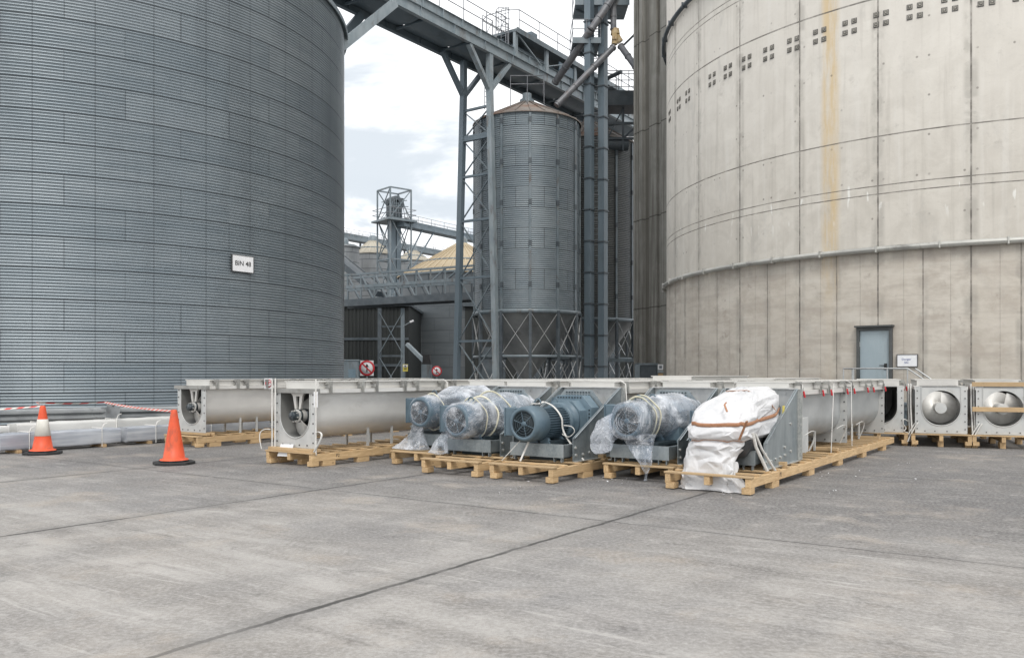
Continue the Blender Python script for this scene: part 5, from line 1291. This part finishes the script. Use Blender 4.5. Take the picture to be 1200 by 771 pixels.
# low deck and dark cabin at the foot of the tower, notices on its wall
b = MB(); q = at(711,424,49); b.box(0,1.85,0,.4,0,.18); b.box(0,.1,0,.3,-2.4,-.001); b.box(1.7,1.8,0,.3,-2.4,-.001); o = b.build('pipe_bridge', M['steelgrey']); o.location = q; tag(o, 'low grey steel beam bridge at the foot of the dark hopper bin', 'pipe bridge')
cbn = thing('dark_cabin', 'dark steel cabin with a flat lid at the foot of the concrete tower', 'cabin', tuple(at(749.5,0,42).xy)+(0,))
MB().box(.0,.85,0,1.2,0,2.05).build('body', M['steeldeep'], cbn); MB().box(-.06,.91,-.06,1.26,2.051,2.15).build('lid', M['steelgrey'], cbn)
MB().box(-.24,-.001,-.1,.1,0,2.06).build('post', M['steelgrey'], cbn)
nb_ = thing('tower_notice', 'small white square notice above two plates at the foot of the tower', 'sign', tuple(at(774,430,40.6)))
MB().box(-.125,.125,-.02,.0,-.14,.13).build('board', M['paper'], nb_); MB().box(-.065,.065,-.024,-.0205,-.07,.06).build('printed_square', M['steelgrey'], nb_)
MB().box(-.135,.135,-.02,0,-.27,-.17).build('plate', M['steelpale'], nb_); MB().box(-.11,.125,-.02,0,-.46,-.30).build('plate', M['woodold'], nb_)
MB().box(-.15,-.13,-.0,.02,-2.1,.2).build('post', M['steelgrey'], nb_)

# ---------------------------------------------------------------- far side of the yard
M['farsheet'] = worn('far grey sheet', (.20,.215,.225), (.27,.285,.295), .5, .2, .4)
M['tanroof'] = worn('tan roof sheet', (.40,.325,.215), (.47,.39,.27), .65, 0, .35, (1,1,1), .05, 10, .1, (.30,.215,.13), .6)
M['tanpale'] = worn('pale tan roof sheet', (.37,.34,.28), (.45,.42,.35), .65, 0, .5)
M['darkshed'] = worn('dark cladding with shade', (.012,.015,.015), (.022,.026,.025), .6, 0, .6, (6,6,.2), .1, 10)  # dark cladding taken near black: shade under the bridge put into the colour
def far_bin(label, px, Y, r, ze, za, mat, roof, ribs=40, rail=False, sheeth=1.1):
    P = at(px, 0, Y); t = thing('round_store', label, 'grain store', (P.x,P.y,0), 0, 'far round stores')
    m = sheet_mat('far store sheet %.0f' % px, r, sheeth, .0, max(8, int(2*pi*r/2.8)), *mat, vw=.05, rw=.06, metal=.15, rough=.5)
    MB().lathe([(r,0),(r,ze)], 96).build('wall', m, t, fix=False)
    b = MB(); b.lathe([(r+.15,ze-.06),(r+.17,ze+.02),(.5,za),(.01,za+.02)], 96)
    for i in range(ribs):
        a = 2*pi*i/ribs; b.bar(((r+.14)*cos(a),(r+.14)*sin(a),ze+.05),(.5*cos(a),.5*sin(a),za+.03),.10,.08)
    zz = ze+(za-ze)*.42; rr_ = (r+.16)*(1-.42)+.5*.42
    b.build('roof', roof, t, fix=False)
    MB().lathe([(rr_+.06,zz-.02),(rr_+.10,zz+.10),(rr_-.1,zz+.14)], 72).build('roof_ring', M['steelgrey'], t, fix=False)
    MB().lathe([(.55,za-.1),(.55,za+.45),(.3,za+.7),(.01,za+.72)], 20).build('roof_vent', M['steelgrey'], t, fix=False)
    return t
far_bin('wide far store with an ochre ribbed conical roof', 541, 82, 6.0, 10.75, 14.1, ((.085,.10,.11),(.12,.135,.145)), M['tanroof'], 44)
far_bin('slim far store with a pale ribbed conical roof beside the lattice tower', 437, 105, 2.45, 16.2, 17.9, ((.21,.225,.235),(.27,.285,.295)), M['tanpale'], 20)
far_bin('far store with a pale conical roof between the lattice tower and the ochre roof', 484, 118, 2.4, 17.1, 18.6, ((.21,.225,.235),(.26,.275,.285)), M['tanpale'], 20)
far_bin('far flat topped store at the edge of the big corrugated bin', 403, 98, 1.75, 16.1, 16.5, ((.19,.205,.215),(.25,.265,.275)), M['farsheet'], 12)
# lattice tower with an elevator inside
P = at(462, 0, 95); LT = thing('lattice_tower', 'open steel lattice tower with a railed platform and an elevator inside', 'lattice tower', (P.x,P.y,0), radians(40))
w = 1.35; ztop = 22.0; zpl = 18.7
for sx in (-1,1):
    for sy in (-1,1): MB().box(sx*w-.07,sx*w+.07,sy*w-.07,sy*w+.07,0,ztop).build('leg', M['steelgrey'], LT)
lv = [5.0,9.6,14.2,zpl,ztop-.0]
cn = [(-w,-w),(w,-w),(w,w),(-w,w)]
for i in range(4):
    a, c = cn[i], cn[(i+1)%4]; b = MB()
    for z in lv: b.bar((*a,z),(*c,z),.14,.14)
    for z, z2 in zip([.2]+lv[:-1], lv): b.bar((*a,z),(*c,z2),.09,.09); b.bar((*c,z+.12),(*a,z2+.12),.09,.09) if z2 != ztop else None
    b.build('bracing', M['steelgrey'], LT)
b = MB(); b.box(-w-.5,w+.5,-w-.5,w+.5,zpl-.3,zpl-.1); b.build('platform', M['steelgrey'], LT)
b = MB()
for i in range(4):
    a, c = [(x*1.3,y*1.3) for x,y in (cn[i], cn[(i+1)%4])]
    for q in (.5,1.05): b.bar((*a,zpl+q),(*c,zpl+q),.05,.05)
b.build('handrail', M['rail_dark'], LT)
MB().box(-.62,-.06,-.42,.42,0,20.2).box(.06,.62,-.42,.42,0,20.2).build('elevator_casing', M['steelblue'], LT)
b = MB(); b.box(-.7,.7,-.55,.55,19.0,20.6); b.lathe([(.75,-.5),(.75,.5),(.3,.55)], 20, Matrix.Translation((0,0,20.6)) @ Matrix.Rotation(pi/2,4,'X')); b.tube((-.9,0,20.6),(.9,.2,20.9),.3,10); b.box(.2,1.0,-.4,.4,20.2,21.2); b.build('elevator_head', M['steeldeep'], LT)
b = MB()
for i in range(7): x = -1.2+.4*i; b.bar((x,-1.0,18.8),(x*.6,-.8,20.6+.2*(i%3)),.06,.06); b.bar((x,.9,18.8),(-x*.5,.9,21.2),.05,.05)
b.bar((-1.2,-1.0,20.0),(1.2,-1.0,20.2),.08,.08); b.bar((-1.1,.9,20.7),(1.1,-.9,20.9),.08,.08); b.build('service_frame', M['steelgrey'], LT)
def far_bridge(label, px0, px1, v_of, zb, wd, dep, col, railh=1.0, truss=False):
    Pa = at(px0, 0, v_of); uu = Pa.x*sin(AX)+Pa.y*cos(AX); vv = Pa.x*cos(AX)-Pa.y*sin(AX); L = u_at(px1, vv)-uu
    t = thing('conveyor_gallery', label, 'conveyor', (Pa.x,Pa.y,zb), RZ, 'far conveyor galleries')
    b = MB(); b.box(0,L,0,wd,0,dep*.45); b.box(0,L,.2,wd-.2,dep*.45+.001,dep); b.build('casing', col, t)
    b = MB(); rails(b, 0, L, 0, dep*.46, 2.2, railh); rails(b, 0, L, wd, dep*.46, 2.2, railh); b.build('handrail', M['rail_dark'], t)
    return t, L
t, L = far_bridge('far railed conveyor gallery leaving the lattice tower platform', 474, 575, 94, 17.9, 1.4, .75, M['steelblue'])
b = MB()
for x in (3.2, 5.2): b.bar((x,.2,0),(.6,.2,-3.8 if x < 4 else -5.6),.12,.12)
b.build('knee_brace', M['steelblue'], t)
t, L = far_bridge('lower far conveyor gallery running behind the lattice tower', 392, 530, 112, 19.6, 1.5, .85, M['steelgrey'])
b = MB()
for x in (6,15,26): b.box(x,x+.2,.2,.4,-6,-.001); b.box(x,x+.2,1.3,1.5,-6,-.001); b.bar((x,.3,-5),(x,1.4,-.5),.1,.1)
b.build('support_post', M['steelgrey'], t)
# trussed walkway bridge
A = at(392, 356, 63); C = at(575, 345.5, 57.5); BR_ = thing('truss_bridge', 'dark trussed walkway bridge in front of the far stores', 'footbridge', tuple(A))
D = C-A; L = D.length; e = D.normalized(); s = Vector((-e.y, e.x, 0)).normalized()*1.7; up = Vector((0,0,1))
b = MB(); b.bar((0,0,0),D,.25,.50); b.bar(s,D+s,.25,.5); b.build('bottom_chord', M['steeldeep'], BR_)
b = MB(); b.bar(s*.5+up*.0,D+s*.5,1.45,.12); b.build('deck', M['steeldeep'], BR_)
for o_ in (Vector((0,0,0)), s):
    b = MB(); b.bar(up*2.05+o_, D+up*2.05+o_, .14, .14); b.bar(up*1.15+o_, D+up*1.15+o_, .16, .22); b.build('top_chord', M['steelgrey'], BR_)
    k = 11
    b = MB()
    for i in range(k+1): q = e*(L*i/k)+o_; b.bar(q, q+up*2.05, .10, .10)
    for i in range(k): q = e*(L*i/k)+o_; q2 = e*(L*(i+1)/k)+o_; b.bar(q+up*1.15 if i > 6 else q+up*2.05, q2+up*.1 if i < 7 else q2+up*2.0, .08, .08)
    b.build('lattice', M['steelgrey'] if o_.length < .1 else M['steeldeep'], BR_)
# portal that holds it up
PT = thing('portal_frame', 'cross braced steel portal under the trussed walkway bridge', 'portal', tuple(at(445,0,61).xy)+(0,))
Lp = (at(472,0,61)-at(445,0,61)).x; hp = 6.3
for x in (0, Lp): MB().box(x-.13,x+.13,-.13,.13,0,hp).build('leg', M['steelgrey'] if x else M['steeldeep'], PT)
b = MB(); 
for z in (2.9,5.0): b.bar((0,0,z),(Lp,0,z),.12,.14)
b.build('strut', M['steeldeep'], PT)
for za, zb in ((.1,2.8),(3.1,6.0)):
    b = MB(); b.bar((0,-.14,za),(Lp,-.14,zb),.10,.05); b.bar((Lp,-.2,za),(0,-.2,zb),.10,.05); b.build('cross_brace', M['steelgrey'], PT)
# dark clad shed behind the portal
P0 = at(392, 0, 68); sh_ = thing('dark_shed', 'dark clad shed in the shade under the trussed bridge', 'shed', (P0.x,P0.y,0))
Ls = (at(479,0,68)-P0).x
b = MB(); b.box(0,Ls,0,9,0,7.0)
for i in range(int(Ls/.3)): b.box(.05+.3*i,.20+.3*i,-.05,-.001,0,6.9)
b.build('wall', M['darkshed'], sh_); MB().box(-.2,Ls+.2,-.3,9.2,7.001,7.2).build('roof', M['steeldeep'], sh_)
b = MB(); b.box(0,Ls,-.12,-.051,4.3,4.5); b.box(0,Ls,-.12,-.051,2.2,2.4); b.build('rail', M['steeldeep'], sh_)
# dark inclined conveyor behind the bin edge
q = at(392,300,72); b = MB(); d = at(447,345,70)-q; b.bar((0,0,0),d,1.4,.5); b.bar(Vector((0,0,.7)),d+Vector((0,0,.7)),.08,.08); o = b.build('inclined_conveyor', M['steeldeep']); o.location = q; tag(o, 'dark inclined conveyor dropping behind the trussed bridge', 'conveyor')
fs = thing('long_shed', 'long dark low shed closing the view behind the hopper bin legs', 'shed', tuple(at(545,0,76).xy)+(0,))
Lz = (at(775,0,76)-at(545,0,76)).x
MB().box(0,Lz,0,8,0,7.6).build('wall', M['darkshed'], fs); MB().box(-.2,Lz+.2,-.3,8.2,7.601,7.9).build('roof', M['steeldeep'], fs)
b = MB()
for i in range(5): b.box(1.2+3.4*i,3.6+3.4*i,-.06,-.001,.0,4.0)
b.build('roller_door', M['steeldeep'], fs)
# chute, bin, lamp, cabinets and notices
q = at(477,403,58); b = MB(); d = at(498,424,57.5)-q; b.bar((0,0,0),d,.30,.22); o = b.build('chute', M['steelpale']); o.location = q; tag(o, 'pale sloping chute ending at a grey hopper box', 'chute')
P = at(499.5, 0, 57); hx = thing('hopper_box', 'grey hopper box with a dark inlet below the sloping chute', 'hopper', (P.x,P.y,0)); MB().box(-.32,.32,0,.8,0,2.25).build('body', M['steelgrey'], hx); MB().prism([(-.28,2.251),(.30,2.251),(.22,2.9),(-.22,2.9)], XZ, .05, .7).build('inlet', M['black'], hx)
P = at(472.5, 0, 60.4); lm = thing('floodlight', 'small floodlight on an arm at the head of the bridge portal', 'lamp', tuple(at(473,382,60.5)))
b = MB(); b.tube((0,0,0),(.55,-.3,.28),.035,8); b.build('arm', M['steelpale'], lm); b = MB(); b.bar((.5,-.36,.26),(.75,-.36,.36),.22,.12); b.build('lamp_head', M['paper'], lm)
P = at(475, 431, 57.5); yn = thing('yellow_notice', 'yellow and white warning notice on a thin post by the bridge portal', 'sign', tuple(P))
MB().box(-.17,.17,-.02,0,-.24,.24).build('board', M['yellow'], yn); MB().box(-.14,.14,-.024,-.0205,.06,.21).build('white_panel', M['paper'], yn)
b = MB(); b.box(-.10,.10,-.028,-.0245,.0,.055); b.box(-.06,.06,-.028,-.0245,.10,.17); b.box(-.10,.10,-.028,-.0245,-.12,-.07); b.build('symbol', M['ink'], yn); MB().box(-.03,.03,.0,.05,-1.95,.26).build('post', M['steeldeep'], yn)
P = at(407.5, 0, 60); cb2 = thing('switch_cabinet', 'grey switch cabinet with a pale label at the edge of the big corrugated bin', 'cabinet', (P.x-1.0,P.y,0)); MB().box(0,1.75,0,.6,0,2.55).build('body', M['steelgrey'], cb2); MB().box(1.05,1.55,-.02,-.001,1.35,1.95).build('label_plate', M['gear'], cb2); MB().box(-.05,1.8,-.05,.65,2.551,2.62).build('lid', M['steelpale'], cb2)
def roadsign(label, px, y, Y, r, square):
    P = at(px, y, Y); t = thing('road_sign', label, 'road sign', tuple(P), 0, 'no straight ahead signs')
    if square: MB().box(-r*.86,r*.86,.004,.016,-r*.98,r*.98).build('backing_board', M['paper'], t)
    R_ = Matrix.Rotation(pi/2, 4, 'X')
    b = MB(); b.lathe([(.0,.0),(r*.78,.0),(r*.78,.004),(.0,.004)], 40, R_); b.build('disc', M['paper'], t)
    b = MB(); b.lathe([(r*.76,-.003),(r,-.003),(r,.010),(r*.76,.010)], 48, R_); b.bar((-r*.56,-.0155,r*.56),(r*.56,-.0155,-r*.56),.004,r*.17,(1,0,1)); b.build('red_ring', M['red'], t)
    b = MB(); b.prism([(-r*.075,-r*.55),(r*.075,-r*.55),(r*.075,r*.15),(r*.26,r*.12),(0,r*.58),(-r*.26,r*.12),(-r*.075,r*.15)], XZ, -.010, -.006); b.build('arrow', M['ink'], t)
    b = MB(); b.tube((0,.05,-P.z),(0,.05,r*.8),.038,10); b.build('post', M['steelgrey'], t)
roadsign('larger no straight ahead sign on a white square board', 430, 431.3, 44, .40, True)
roadsign('smaller round no straight ahead sign by the hopper box', 511.8, 434.8, 50, .30, False)
tcx = at(549,440,52); b = MB(); b.lathe([(.16,.0),(.15,.05),(.02,.7),(.0,.7)], 16); o = b.build('traffic_cone', M['orange']); o.location = (tcx.x,tcx.y,1.0); 
bpy.data.objects.remove(o)
